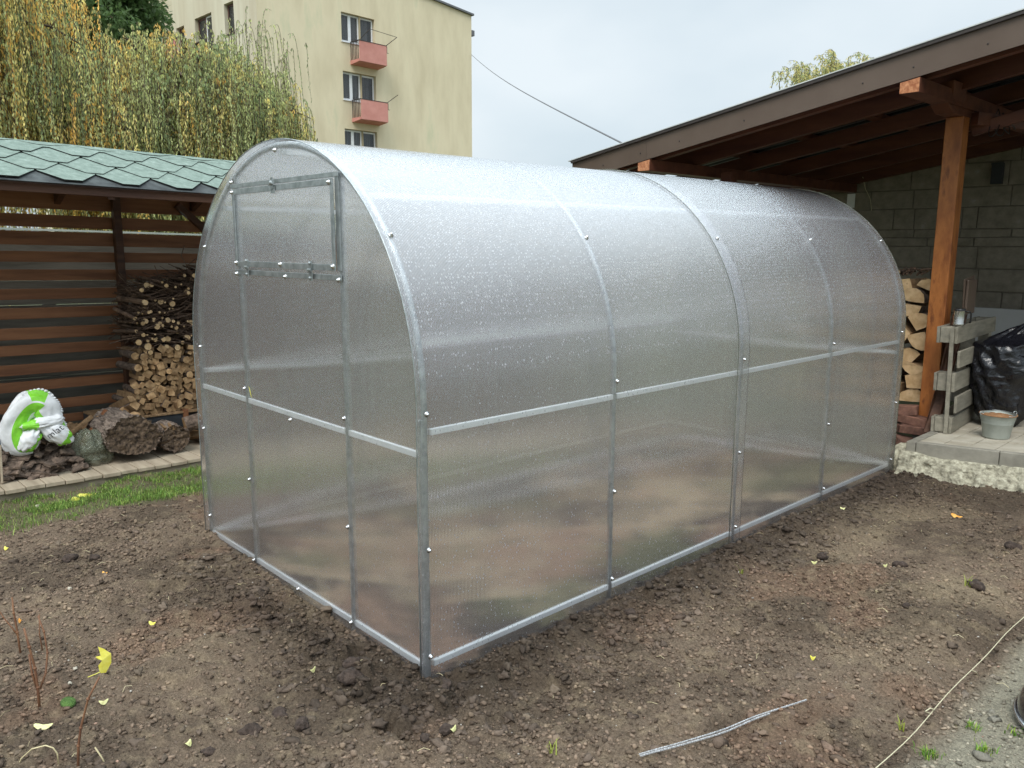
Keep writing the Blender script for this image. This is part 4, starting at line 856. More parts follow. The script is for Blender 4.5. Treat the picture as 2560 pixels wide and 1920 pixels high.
# ================================================================== WOODSHED (left)
SH = Vector((-3.4, 0, 0)); SROT = (-.02, 0, .022)
from mathutils import Euler
SM = Matrix.Translation(SH) @ Euler(SROT).to_matrix().to_4x4()
def sw(x, y, z): return SM @ Vector((x+3.4, y, z))        # shed coordinates (world-like) to world
shed = thing('woodshed', 'low open woodshed with green hexagonal shingle roof and brown slatted back wall', 'shed', SH, SROT)
LX = lambda x: x+3.4
YA, YB = -2.6, 2.7
# deck
b = MB(); y = YA; rk = random.Random(2)
while y < YB:
    w_ = .112; b.box(LX(-4.52), LX(-3.385)+rk.uniform(-.008, .012), y, y+w_-.005, -.036+rk.uniform(0, .002), -.010+rk.uniform(-.002, .002)); y += w_
b.build('deck_boards', M['deck'], shed, bevel=.003)
b = MB(); b.box(LX(-3.45), LX(-3.40), YA, YB, -.098, -.037); b.build('deck_beam', M['deck_beam'], shed, bevel=.004)
b = MB(); b.box(LX(-4.4), LX(-4.3), YA, YB, -.1, -.037); b.build('deck_beam', M['deck_beam'], shed)
b = MB(); b.box(LX(-3.46), LX(-3.37), YA, -.35, -.112, -.1); b.build('batten', M['deck_beam'], shed)
# slats (levels measured on the back wall)
b = MB()
sl = [(1.745, 1.86), (1.612, 1.703), (1.482, 1.582), (1.36, 1.438), (1.225, 1.306), (1.088, 1.166), (.947, 1.027), (.797, .882), (.681, .757), (.537, .615), (.415, .488), (.262, .335), (.15, .212), (.03, .09)]
for i, (z0, z1) in enumerate(sl):
    b2 = MB()
    for y0, y1 in ((YA, .40), (.403, 1.95), (1.953, YB)):
        b2.box(LX(-4.52), LX(-4.50), y0, y1, z0, z1)
    b2.build('slat', M['wood_slat'], shed, bevel=.002)
for y in (-1.15, .42, 1.98):
    b = MB(); b.hexa([(LX(-4.49), y-.03, -.01), (LX(-4.42), y-.03, -.01), (LX(-4.42), y+.03, -.01), (LX(-4.49), y+.03, -.01), (LX(-4.49), y-.055, 1.86), (LX(-4.43), y-.055, 1.86), (LX(-4.43), y+.0, 1.86), (LX(-4.49), y+.0, 1.86)]); b.build('post', M['wood_dark'], shed, bevel=.003)
for y in (YA+.06, YB-.06):
    b = MB(); b.box(LX(-3.5), LX(-3.42), y-.04, y+.04, -.01, 1.8); b.build('post', M['wood_dark'], shed, bevel=.003)
# rafters, brace, eave board
for y in (-2.2, -1.15, .0, 1.0, 2.0):
    b = MB(); b.hexa([(LX(-3.32), y-.02, 1.77), (LX(-3.32), y+.02, 1.77), (LX(-3.87), y+.02, 2.03), (LX(-3.87), y-.02, 2.03), (LX(-3.32), y-.02, 1.84), (LX(-3.32), y+.02, 1.84), (LX(-3.87), y+.02, 2.10), (LX(-3.87), y-.02, 2.10)]); b.build('rafter', M['wood_dark'], shed)
    b = MB(); b.hexa([(LX(-3.875), y-.02, 2.03), (LX(-3.875), y+.02, 2.03), (LX(-4.55), y+.02, 1.76), (LX(-4.55), y-.02, 1.76), (LX(-3.875), y-.02, 2.10), (LX(-3.875), y+.02, 2.10), (LX(-4.55), y+.02, 1.83), (LX(-4.55), y-.02, 1.83)]); b.build('rafter', M['wood_dark'], shed)
b = MB(); b.bar((LX(-4.46), .86, 1.82), (LX(-4.46), 1.25, 1.5), .05, .05); b.build('brace', M['wood_dark'], shed)
b = MB(); b.box(LX(-3.325), LX(-3.30), YA-.05, YB+.05, 1.785, 1.842); b.build('eave_board', M['wood_dark'], shed, bevel=.003)
M['eaves_wood'] = M['wood_dark']
# roof boarding
E0 = Vector((LX(-3.27), 0, 1.846)); RG = Vector((LX(-3.87), 0, 2.122)); dS = (RG-E0); LS = dS.length; dS.normalize(); nS = Vector((-dS.z, 0, dS.x)); nS = nS if nS.z > 0 else -nS
b = MB()
for P0, P1 in ((E0, RG), (Vector((LX(-4.6), 0, 1.85)), RG)):
    P0 = Vector(P0); P1 = Vector(P1)
    b.add([(P0.x, YA-.06, P0.z-.014), (P0.x, YB+.06, P0.z-.014), (P1.x, YB+.06, P1.z-.014), (P1.x, YA-.06, P1.z-.014), (P0.x, YA-.06, P0.z-.002), (P0.x, YB+.06, P0.z-.002), (P1.x, YB+.06, P1.z-.002), (P1.x, YA-.06, P1.z-.002)], [(0, 3, 2, 1), (4, 5, 6, 7), (0, 1, 5, 4), (1, 2, 6, 5), (2, 3, 7, 6), (3, 0, 4, 7)])
b.build('roof_boarding', M['wood_dark'], shed)
def rp_(u, s, h): q = E0+dS*s+nS*h; return (q.x, u, q.z)
b = MB(); b.add([rp_(YA-.07, -.012, .0), rp_(YB+.07, -.012, .0), rp_(YB+.07, .3, .002), rp_(YA-.07, .3, .002), rp_(YA-.07, -.012, .004), rp_(YB+.07, -.012, .004), rp_(YB+.07, .3, .006), rp_(YA-.07, .3, .006)], [(0, 3, 2, 1), (4, 5, 6, 7), (0, 1, 5, 4), (1, 2, 6, 5), (2, 3, 7, 6), (3, 0, 4, 7)])
b.build('starter_strip', M['shingle_dark'], shed)
P_ = .338; EX = .15
tb = MB()
for row in range(5):
    s0 = .012+row*EX
    k = int((YB-YA)/P_)+2
    for i in range(k):
        u0 = YA-.05+.055+i*P_+(P_/2 if row % 2 else 0)+rk.uniform(-.003, .003)
        if u0 > YB: continue
        h0 = .0135+row*.0005+rk.uniform(0, .003); h1 = .0055
        out_l = [(-.05, 0), (.05, 0), (P_/2-.006, EX*.93), (P_/2-.001, EX*1.9), (-P_/2+.001, EX*1.9), (-P_/2+.006, EX*.93)]
        bot = []; top = []
        for (du, ds) in out_l:
            s_ = min(s0+ds, LS-.004); t = (s_-s0)/(EX*1.9)
            h = h0*(1-t)+h1*t+row*.0006
            bot.append(rp_(u0+du, s_, h-.004*(1-t))); top.append(rp_(u0+du, s_, h+.005))
        n = len(out_l); tb.add(bot+top, [tuple(n+q for q in range(n))]); tb.add(bot+top, [(q, (q+1) % n, n+(q+1) % n, n+q) for q in range(n)], 1)
tb.build('shingles', [M['shingle'], M['black_plastic']], shed)
b = MB(); q0 = RG+nS*.022
b.add([rp_(YA-.07, LS-.075, .019), rp_(YB+.07, LS-.075, .019), (RG.x, YB+.07, RG.z+.024), (RG.x, YA-.07, RG.z+.024), (RG.x-.1, YB+.07, RG.z-.02), (RG.x-.1, YA-.07, RG.z-.02)], [(0, 1, 2, 3), (3, 2, 4, 5)])
b.build('ridge_strip', M['shingle'], shed)

# stones under the deck
for i, (x, y, sx, sy, lab) in enumerate(((-3.42, .12, .05, .2, 'long pale stone wedged under the shed deck above the grass'), (-3.44, -.5, .05, .14, 'grey stone under the left end of the shed deck'), (-3.43, .7, .05, .1, 'stone under the deck close to the greenhouse corner'))):
    V = ICO3.copy(); V = V*(1+.12*np.stack([vn(V[:, 0]+i, V[:, 1], 2), ]*3, -1)); V[:, 2] = np.clip(V[:, 2]*1.6, -1, .75); V = V*np.array([sx, sy, .035])
    o = mesh_np('stone', V, ICO3F, M['concrete'], smooth=True); o.location = sw(x, y, -.105); tag(o, lab, 'stone')

# grey fence behind the shed
fn = thing('grey_fence', 'weathered grey board fence with a pale top edge behind the woodshed slats', 'fence', SH, SROT)
b = MB()
for k in range(9):
    z0 = -.1+k*.188; b.box(LX(-4.86), LX(-4.84)+rk.uniform(-.003, .003), -5.5, 5.5, z0, z0+.184)
b.build('boards', M['grey_wood'], fn, bevel=.002)
b = MB(); b.box(LX(-4.9), LX(-4.8), -5.5, 5.5, 1.592, 1.607); b.build('top_rail', M['teal_pale'], fn)
for y in (-4, -2, 0, 2, 4): b = MB(); b.box(LX(-4.95), LX(-4.87), y-.04, y+.04, -.1, 1.59); b.build('post', M['grey_wood'], fn)

# --- kindling stack
def place(o, x, y, z, rot): o.location = sw(x, y, z); o.rotation_euler = rot; return o
kinds = []
for i in range(16):
    k = rr.choice(['block', 'block', 'wedge', 'block', 'round', 'block']); o = split_log(700+i, rr.uniform(.021, .035), rr.uniform(.24, .3), k).build('kindling', [M['endgrain'], M['split'], M['bark']]); kinds.append(o)
used = set(); cnt = 0
KL = 'short split kindling piece in the dense stack of the left woodshed'
def kind_put(x, y, z, j, yaw, roll):
    global cnt
    if j in used: o = kinds[j].copy(); COL.objects.link(o)
    else: o = kinds[j]; used.add(j)
    o.location = sw(x, y, z); o.rotation_euler = (0, 0, 0)
    # log axis is +Y with its cut face at 0: point the cut face to +X
    Mx = Matrix.Rotation(R_(90)+yaw, 3, 'Z') @ Matrix.Rotation(roll, 3, 'Y'); o.rotation_euler = Mx.to_euler()
    tag(o, KL, 'kindling', 'kindling stacked in the woodshed'); cnt += 1
z = .262; row = 0
while z < .745:
    yl = .285+(.03 if z > .5 else -.06*max(0, 1-(z-.26)/.16))+.02*math.sin(row*2.3); y = yl+(row % 2)*.02
    while y < 1.12 and cnt < 250:
        kind_put(-3.95+rr.uniform(-.035, .035), y, z+rr.uniform(-.007, .007), rr.randrange(16), rr.gauss(0, .17), rr.uniform(0, 6.28)); y += rr.uniform(.042, .062)
    z += .042; row += 1
# pieces spilled to the left of the stack
spill = [(-4.05, .26, .33, 25, 10), (-4.08, .2, .30, 12, 0), (-4.12, .13, .27, 35, 20), (-4.0, .24, .27, -10, 5), (-4.05, .2, .24, 5, 50), (-4.1, .05, .24, 40, 10), (-4.0, .12, .23, -25, 0), (-4.05, .24, .38, 15, 40), (-4.2, -.02, .2, 50, 0), (-4.15, -.1, .2, 60, 0)]
for i, (x, y, z, ya, ro) in enumerate(spill):
    o = split_log(820+i, rr.uniform(.035, .05), rr.uniform(.22, .3), rr.choice(['block', 'wedge'])).build('split_wood', [M['endgrain'], M['split'], M['bark']])
    o.location = sw(x+.15, y, z); o.rotation_euler = (Matrix.Rotation(R_(90+ya), 3, 'Z') @ Matrix.Rotation(R_(-22), 3, 'X') @ Matrix.Rotation(R_(ro), 3, 'Y')).to_euler()
    tag(o, ['pale split piece leaning at the left foot of the kindling stack', 'upright split piece standing just left of the kindling stack', 'tan split block lying left of the upright piece, above the bark log', 'flat split piece wedged under the left edge of the kindling stack', 'lower split piece below the upright one beside the kindling stack', 'split piece lying directly above the large bark log', 'small split piece tucked behind the top of the bark log', 'highest of the tumbled split pieces, resting against the stack', 'split piece lying behind the clear plastic bag', 'leftmost tumbled split piece, next to the sack'][i], 'firewood', 'tumbled split wood left of the stack')
for i, (x, y, z, a, l, lab) in enumerate(((-3.95, -.14, .16, 35, .3, 'tan split stick sticking up behind the clear plastic bag'), (-3.92, -.02, .17, 48, .3, 'thin brown board leaning behind the bark log'), (-4.0, -.24, .14, 25, .26, 'grey-brown split stick lying behind the sack'), (-4.0, -.08, .12, 15, .3, 'reddish split stick lying low behind the clear plastic bag'))):
    b = MB(); b.box(-.02, .02, -l/2, l/2, -.012, .012); o = b.build('split_stick', [M['split'], M['wood_slat'], M['split'], M['wood_slat']][i], bevel=.003); o.location = sw(x, y, z+.03); o.rotation_euler = (R_(a), 0, R_(10*i)); tag(o, lab, 'stick')
# rounds on top of the kindling
for i, (y, z, r) in enumerate(((.385, .745, .026), (.40, .70, .018), (.52, .735, .017), (.60, .725, .022), (.50, .79, .016), (.86, .80, .017), (.77, .745, .022), (.64, .76, .014))):
    o = split_log(860+i, r, .3, 'round').build('branch_log', [M['endgrain_pale'], M['bark'], M['bark']]); o.location = sw(-3.92, y, z+.01); o.rotation_euler = (0, 0, R_(90+rr.uniform(-6, 6))); tag(o, ['largest round branch cut, at the left on top of the kindling stack', 'round branch cut just below the largest one at the stack top left', 'small round branch cut in the middle of the stack top', 'bright round branch cut right of the stack top centre', 'small round branch cut raised above the middle of the stack top', 'round branch cut at the upper right of the kindling, near the greenhouse', 'round branch cut low on the stack top near the greenhouse', 'tiny round branch cut above the bright one on the stack top'][i], 'branch', 'round cut branches on the kindling')
# --- brushwood: a tangle nobody could count, and the cut branch ends one can
b = MB()
for i in range(1300):
    y = rr.uniform(.32, 1.35); z = rr.uniform(.77, 1.2+.12*min(1, max(0, (y-.3)/.6))); x = rr.uniform(-4.35, -3.93)
    a = rr.gauss(0, .55); e = rr.gauss(.0, .35); l = rr.uniform(.12, .42); d = Vector((math.sin(a+.6*rr.choice((-1, 1)))*.8, math.cos(a), math.sin(e))).normalized()
    p = Vector((x, y, z)); P = [p-d*l/2, p+Vector((rr.uniform(-.02, .02), 0, rr.uniform(-.02, .02))), p+d*l/2]
    r = rr.choice((.002, .003, .003, .005, .007)); P = [sw(q.x, max(.28, q.y), max(.76, q.z)) for q in P]; b.tube(P, [r, r*.9, r*.5], 4)
for (P) in ([(-3.95, .35, .78), (-3.9, .25, .74), (-3.88, .15, .77)], [(-3.9, .3, .83), (-3.88, .2, .82), (-3.86, .1, .8)], [(-3.98, .75, 1.3), (-3.97, .68, 1.42), (-4, .72, 1.5)], [(-3.95, .7, 1.34), (-3.95, .78, 1.4), (-3.9, .85, 1.35)], [(-3.96, .45, 1.24), (-3.93, .52, 1.22), (-3.92, .6, 1.20)]):
    b.tube([sw(*q) for q in P], .0035, 4)
tag(b.build('brushwood', M['twig']), kind='stuff')
for i in range(120):
    y = rr.uniform(.30, 1.12); z = rr.uniform(.79, 1.2+.12*min(1, max(0, (y-.3)/.6))); r = rr.choice((.007, .009, .012, .015, .021))
    if i < 8: o = split_log(900+i, .012, .26, 'round').build('branch', [M['endgrain_pale'], M['twig'], M['twig']]); kinds.append(o)
    else: o = kinds[16+(i % 8)].copy(); COL.objects.link(o)
    o.scale = (r/.012, 1, r/.012); o.location = sw(-3.9+rr.uniform(-.05, .02), y, z); o.rotation_euler = (R_(rr.uniform(-14, 14)), 0, R_(90+rr.uniform(-25, 25)))
    tag(o, 'cut branch end poking out of the dark brushwood above the kindling', 'branch', 'cut branches in the brushwood heap')
# box under the kindling
bx = thing('wooden_box', 'low box with dark grey front board and wooden rim under the kindling stack', 'box', SH, SROT)
b = MB(); b.box(LX(-3.955), LX(-3.935), .12, .62, .0, .222); b.build('front_board', M['greyboard'], bx)
b = MB(); b.box(LX(-4.4), LX(-3.925), .05, 1.4, .224, .240); b.build('top_board', M['split'], bx, bevel=.002)
b = MB(); b.box(LX(-3.98), LX(-3.92), .622, .66, -.0, .25); b.build('corner_post', M['wood_slat'], bx, bevel=.003)
b = MB(); b.box(LX(-4.4), LX(-4.2), .05, 1.4, -.0, .222); b.build('back_board', M['greyboard'], bx)
for i, (y, z, r, rx, lab) in enumerate(((.74, .06, .035, 30, 'pale split log leaning at the right of the dark box'), (.72, .14, .03, -35, 'brown split log tilted against the box corner'), (.8, .04, .05, 15, 'orange split log on the deck next to the greenhouse'), (.70, .02, .025, 0, 'small grey log lying on the deck right of the bark stump'), (.82, .2, .06, 60, 'round-ended log at the foot of the kindling, near the greenhouse'), (.88, .12, .04, 10, 'short split log near the greenhouse edge under the kindling'))):
    o = split_log(950+i, r, .26, 'block' if i != 4 else 'round').build('split_log', [M['endgrain'], M['split'], M['bark']]); o.location = sw(-3.74, y, z+.02); o.rotation_euler = (R_(-rx*.4), R_(rx), R_(90+rx)); tag(o, lab, 'firewood log')

# --- bark logs
def bark_log(name, x0, x1, cy_, cz_, r, seed, hollow, label):
    root = thing(name, label, 'log'); n, m_ = 84, 30; V = []
    for j in range(m_+1):
        t = j/m_; x = x0+(x1-x0)*t
        for k in range(n):
            a = 2*math.pi*k/n
            rr_ = r*(1+.10*float(vn(math.cos(a)+seed, math.sin(a)*1.0, 1.6))*2)*(1+.04*math.sin(4*t+seed))
            furrow = .11*r*(abs(float(fbm(a*3.2+.25*math.sin(6*t), t*.9+seed, 2.6, 4)))*2-.4)
            q = rr_+furrow
            if hollow: q *= 1-.42*max(0, math.cos(a-R_(262)))**3*(.35+.65*t)
            V.append((x+(.02*float(vn(a, seed, 3.)) if j in (0, m_) else 0), cy_+q*math.cos(a)*1.02, cz_+q*math.sin(a)*.95))
    Fq = [(j*n+k, j*n+(k+1) % n, (j+1)*n+(k+1) % n, (j+1)*n+k) for j in range(m_) for k in range(n)]
    mesh_np('bark', np.array([sw(*v) for v in V]), np.array(Fq), M['bark_log'], root, smooth=True)
    # end face: rough, cracked, slightly recessed
    for (j, sg) in ((m_, 1), (0, -1)):
        W = []; rings = 14
        for q in range(rings+1):
            s = q/rings
            for k in range(n):
                v = V[j*n+k]; cx, cy2, cz2 = (x1 if j else x0), cy_, cz_
                W.append(sw(v[0]*s+cx*(1-s)-sg*.012*(1-s)-sg*.022*abs(float(fbm(v[1]*s*8+seed, v[2]*s*8, 2.2, 4)))*(1 if s < 1 else 0), v[1]*s+cy2*(1-s), v[2]*s+cz2*(1-s)))
        Fw = [(q*n+k, (q+1)*n+k, (q+1)*n+(k+1) % n, q*n+(k+1) % n) for q in range(rings) for k in range(n)]
        mesh_np('cut_end', np.array(W), np.array(Fw), M['old_end'], root, smooth=True)
    # loose bark plates around the rim
    b = MB(); q_ = random.Random(seed)
    for i in range(26):
        a = q_.uniform(0, 6.28); p = Vector((x1-.01+q_.uniform(-.03, .012), cy_+r*1.02*math.cos(a), cz_+r*.97*math.sin(a)))
        if hollow and math.cos(a-R_(262)) > .5: continue
        b.obox(sw(*p), (q_.uniform(.02, .06), q_.uniform(.01, .03), q_.uniform(.008, .014)), Euler((a-math.pi/2+q_.uniform(-.3, .3), q_.uniform(-.4, .4), q_.uniform(-.4, .4))).to_matrix())
    b.build('bark_plates', M['bark'], root, bevel=.003)
bark_log('bark_log', -4.02, -3.56, .13, .155, .168, 3, True, 'large furrowed bark log with hollow rotten end lying on the shed deck')
bark_log('log_stump', -3.85, -3.62, .435, .105, .098, 8, False, 'shorter cracked log with splintered top lying right of the large bark log')
b = MB()
for i in range(14):
    y = .36+.1*rr.random(); b.bar(sw(-3.8+.1*rr.random(), y, .185+.02*rr.random()), sw(-3.63, y+rr.uniform(-.03, .03), .20-.03*rr.random()), .02, .008)
for o in [b.build('splinters', M['endgrain'], bevel=.002)]: o.parent = [q for q in bpy.data.objects if q.name == 'log_stump'][0]

# --- bark pieces heap
bp0 = []
for i in range(170):
    if i < 10:
        b = MB(); l = rr.uniform(.08, .15); n = 6; V = []
        for j in range(5):
            t = j/4
            for k, (px_, pz) in enumerate(((-.024, -.002), (-.022, .006), (.02, .008), (.024, 0), (.018, -.005), (-.02, -.006))):
                V.append((px_*(1-.3*abs(t-.5))*rr.uniform(.75, 1.2), (t-.5)*l+px_*.4*math.sin(i), pz+.006*math.sin(t*3.1)+rr.uniform(-.002, .002)))
        b.add(V, [(j*6+k, j*6+(k+1) % 6, (j+1)*6+(k+1) % 6, (j+1)*6+k) for j in range(4) for k in range(6)]+[(5, 4, 3, 2, 1, 0), tuple(24+k for k in range(6))])
        o = b.build('bark_piece', M['bark'], bevel=.002); bp0.append(o)
    else: o = bp0[i % 10].copy(); COL.objects.link(o)
    y = rr.uniform(-.98, -.2); hmax = .26*min(1, ((-.12-y)/.3))*(1 if y > -.8 else .9); z = rr.uniform(.0, max(.03, hmax)); x = -3.58-(z/.26)*.22+rr.uniform(-.06, .02)
    o.location = sw(x, y, z+.005); o.rotation_euler = (rr.uniform(-.5, .5), rr.uniform(.1, 1.0), rr.uniform(-1.3, 1.3)); o.scale = [rr.uniform(.8, 1.35)]*3
    tag(o, 'dark loose bark piece in the heap under the green and white sack', 'bark piece', 'bark pieces heaped on the shed deck')
b = MB(); V = []
for j in range(13):
    for k in range(9):
        y = -1.1+.95*j/12; s = k/8; x = -3.62-.55*s; z = -.01+.22*math.sin(min(1, s*1.6)*math.pi/2)*min(1, max(0, (-.12-y)/.3))*(1 if k else 0)
        V.append(sw(x, y, z))
b.add(V, [(j*9+k, (j+1)*9+k, (j+1)*9+k+1, j*9+k+1) for j in range(12) for k in range(8)]); tag(b.build('bark_mound', M['bark'], smooth=True), kind='stuff')
b = MB(); b.box(-.01, .012, -.006, .006, 0, .24); o = b.build('lath', M['deck'], bevel=.002); o.location = sw(-3.54, -.68, -.0); o.rotation_euler = (R_(-4), R_(-8), 0); tag(o, 'thin upright lath leaning on the bark heap at the left edge', 'lath')

# --- fertiliser sack: a fat folded tube
# path in sack-local (a: along y, c: up), traced on the folded sack
cen = [(.165, .015), (.085, .035), (.055, .10), (.058, .18), (.10, .265), (.165, .325), (.225, .315), (.262, .25), (.285, .185), (.325, .12), (.34, .075)]
rad = [.018, .05, .064, .072, .08, .088, .092, .085, .07, .06, .035]
def crv(P, t):
    n = len(P)-1; q = min(n-1e-6, max(0, t*n)); i = int(q); f = q-i
    g = lambda k: P[max(0, min(n, k))]
    r = []
    for c in range(len(P[0]) if isinstance(P[0], tuple) else 1):
        p0, p1, p2, p3 = [(g(i+o)[c] if isinstance(P[0], tuple) else g(i+o)) for o in (-1, 0, 1, 2)]
        r.append(.5*((2*p1)+(-p0+p2)*f+(2*p0-5*p1+4*p2-p3)*f*f+(-p0+3*p1-3*p2+p3)*f**3))
    return r if len(r) > 1 else r[0]
NS, NA = 70, 48; V = []; mi = []
for i in range(NS+1):
    t = i/NS; c = crv(cen, t); c2 = crv(cen, min(1, t+.01)); c1 = crv(cen, max(0, t-.01)); r = crv(rad, t)
    ty, tz = c2[0]-c1[0], c2[1]-c1[1]; l = math.hypot(ty, tz); ty, tz = ty/l, tz/l; ny, nz_ = -tz, ty     # normal in the (y,z) plane, to the outside
    for k in range(NA):
        a = 2*math.pi*k/NA; wr = 1+.10*math.sin(3*a+14*t)+.16*float(vn(a*1.2, t*7, 2.2, 2.))+.09*abs(math.sin(22*t+2*math.sin(2*a)))*(-1)
        V.append(sw(-3.66+.62*r*wr*math.cos(a), -.635+c[0]+ny*r*wr*math.sin(a), .135+c[1]+nz_*r*wr*math.sin(a)))
Fq = []; 
for i in range(NS):
    for k in range(NA):
        Fq.append((i*NA+k, i*NA+(k+1) % NA, (i+1)*NA+(k+1) % NA, (i+1)*NA+k)); a = 360*(k+.5)/NA; t = i/NS
        s = math.sin(R_(a)); g = 0
        if t < .62: g = 1 if (-.75 < s < .12) and math.cos(R_(a)) > -.4 else 0
        if .50 < t < .60 and s > .2: g = 1
        if .60 < t < .78: g = 1 if -.9 < s < -.35 else 0
        if .84 < t < .93: g = 1
        mi.append(g)
sk = thing('fertiliser_sack', 'green and white striped plastic sack folded over on the bark heap', 'sack')
V.append(tuple(sw(-3.66, -.635+cen[0][0], .135+cen[0][1]))); V.append(tuple(sw(-3.66, -.635+cen[-1][0], .135+cen[-1][1])))
mesh_np('sack_body', np.array([tuple(v) for v in V]), np.array(Fq), None, sk, smooth=True, mats=[M['bagwhite'], M['baggreen']], midx=mi)
b = MB(); e = NS*NA; b.add([V[k] for k in range(NA)], [tuple(range(NA))]); b.add([V[e+k] for k in range(NA)], [tuple(range(NA))]); b.build('sack_end', M['bagwhite'], sk)
fb = MB()
for i in range(30):     # frayed sewn edge along the outer side
    t = .5+.45*i/30; q = V[int(t*NS)*NA+NA//4]; fb.sphere((q[0], q[1], q[2]), .008+.004*rr.random(), 6, 4, (1, 1.2, .8))
fb.build('frayed_edge', M['bagwhite'], sk, smooth=True)
def lobe(nm, x, y, z, ry, rz_, tilt, mats, seed, split=None):
    b = MB(); b.sphere((0, 0, 0), 1, 40, 26); V = []; cols_ = []
    for v in b.v:
        w_ = 1+.28*float(vn(v[1]*1.3+seed, v[2]*1.3+v[0], 2.6))+.12*float(vn(v[1]*3+seed, v[2]*3-v[0], 4)); yy = ry*v[1]*w_; zz = rz_*v[2]*w_
        V.append(tuple(sw(x+.055*v[0]*w_, y+yy*math.cos(tilt)-zz*math.sin(tilt), z+yy*math.sin(tilt)+zz*math.cos(tilt))))
    mi_ = []
    for f in b.f: c = sum(b.v[k][1] for k in f)/len(f); mi_.append(1 if split and split[0] < c < split[1] else 0)
    b.v = V; b.mi = mi_; return b.build(nm, mats, sk, smooth=True)
WG = [M['bagwhite'], M['baggreen']]
lobe('middle_fold', -3.635, -.40, .335, .135, .042, R_(6), WG, 1, (-.85, -.35))
lobe('lower_fold', -3.625, -.335, .255, .115, .062, R_(-38), WG, 5, (.42, .8))
lobe('left_fold', -3.63, -.49, .235, .06, .085, R_(-40), WG, 9, (.45, .8))
fc = bpy.data.curves.new('print', 'FONT'); fc.body = 'mlat'; fc.size = .062; fc.extrude = .0006; fc.align_x = 'CENTER'
fo = bpy.data.objects.new('print', fc); link(fo); fo.data.materials.append(M['ink'])
fx = Vector((.18, .80, .55)).normalized(); fz = Vector((.93, -.12, -.1)); fz = (fz-fx*fz.dot(fx)).normalized(); fy = fz.cross(fx)
fme = bpy.data.meshes.new_from_object(fo.evaluated_get(bpy.context.evaluated_depsgraph_get())); bpy.data.objects.remove(fo); fo = link(bpy.data.objects.new('print', fme)); fo.data.materials.clear(); fo.data.materials.append(M['ink'])
fo.matrix_world = Matrix.Translation(sw(-3.566, -.345, .262)) @ Matrix((fx, fy, fz)).transposed().to_4x4()
fo.parent = sk
# blue and clear plastic
b = MB(); b.sphere((0, 0, 0), 1, 20, 12)
b.v = [tuple(sw(-3.72+.08*v[0], -.715+.10*v[1]*(1+.25*float(vn(v[0], v[2], 3))), .255+.075*v[2]*(1+.4*float(vn(v[1], v[0], 4))))) for v in b.v]
tag(b.build('blue_bag', M['blue'], smooth=True), 'crumpled blue plastic bag at the left edge behind the sack', 'plastic bag')
b = MB(); b.sphere((0, 0, 0), 1, 40, 26)
b.v = [tuple(sw(-3.70+.10*v[0]*(1+.4*float(vn(v[1], v[2], 3))), -.12+.12*v[1]*(1+.5*float(vn(v[0], v[2], 3, 4.)))+(-.05*v[2] if v[2] < 0 else 0), .10+.13*v[2]*(1+.5*float(vn(v[1], v[0], 4)))+.01*float(vn(v[0]*3, v[1]*3, 4)))) for v in b.v]
tag(b.build('clear_bag', M['film'], smooth=True), 'crumpled clear plastic bag between the green and white sack and the bark log', 'plastic bag')

# ================================================================== APARTMENT BLOCK
ap = thing('apartment_block', 'pale yellow apartment block with pink balconies and white windows behind the trees', 'building', (-34.7, 16.42, 0), (0, 0, math.atan2(.9985, -.054)))
def wall_holes(name, u0, u1, ztop, holes, mat, side=0, back=None, seed=0):
    """wall in local plane y=0 (side=0) or x=0 (side=1) with rectangular openings; ztop(u)"""
    us = sorted({u0, u1, *[h[0] for h in holes], *[h[1] for h in holes]}); b = MB()
    P = (lambda u, d, z: (u, d, z)) if side == 0 else (lambda u, d, z: (d, u, z))
    for a0, a1 in zip(us[:-1], us[1:]):
        hs = sorted([h for h in holes if h[0] <= a0+1e-6 and h[1] >= a1-1e-6], key=lambda h: h[2]); z = -.2
        segs = []
        for h in hs: segs.append((z, h[2])); z = h[3]
        segs.append((z, None))
        for z0, z1 in segs:
            za, zb2 = (ztop(a0), ztop(a1)) if z1 is None else (z1, z1)
            b.add([P(a0, 0, z0), P(a1, 0, z0), P(a1, 0, zb2), P(a0, 0, za)], [(0, 1, 2, 3) if side == 0 else (3, 2, 1, 0)])
    o = b.build(name, mat, ap)
    r = MB(); D = .27
    for (a0, a1, z0, z1) in holes:
        r.add([P(a0, 0, z0), P(a1, 0, z0), P(a1, 0, z1), P(a0, 0, z1), P(a0, D, z0), P(a1, D, z0), P(a1, D, z1), P(a0, D, z1)], [(0, 4, 5, 1), (1, 5, 6, 2), (2, 6, 7, 3), (3, 7, 4, 0)])
    if holes: r.build('reveals', mat, ap)
    return P
ztp = lambda u: 14.62+.085*(13.63-u)
floors = [10.8, 7.97, 5.14, 2.31]
holes = []
for f in floors: holes += [(4.64, 5.80, f+.88, f+2.28), (5.80, 6.70, f+.02, f+2.28)]
P = wall_holes('front_wall', 0, 13.63, ztp, holes, M['facade'])
dp = 10.6
side_h = [(2.18, 3.13, 11.63, 13.06), (4.48, 6.35, 10.8, 12.97), (7.62, 8.57, 11.7, 12.9), (2.18, 3.13, 8.8, 10.2), (4.48, 6.35, 7.97, 10.15), (7.62, 8.57, 8.9, 10.1)]
P1 = wall_holes('side_wall', 0, dp, lambda u: ztp(0), side_h, M['facade_grey'], side=1)
b = MB(); b.add([(13.63, 0, -.2), (13.63, dp, -.2), (13.63, dp, ztp(13.63)), (13.63, 0, ztp(13.63)), (0, dp, -.2), (0, dp, ztp(0))], [(0, 1, 2, 3), (1, 4, 5, 2)]); b.build('rear_walls', M['facade'], ap)
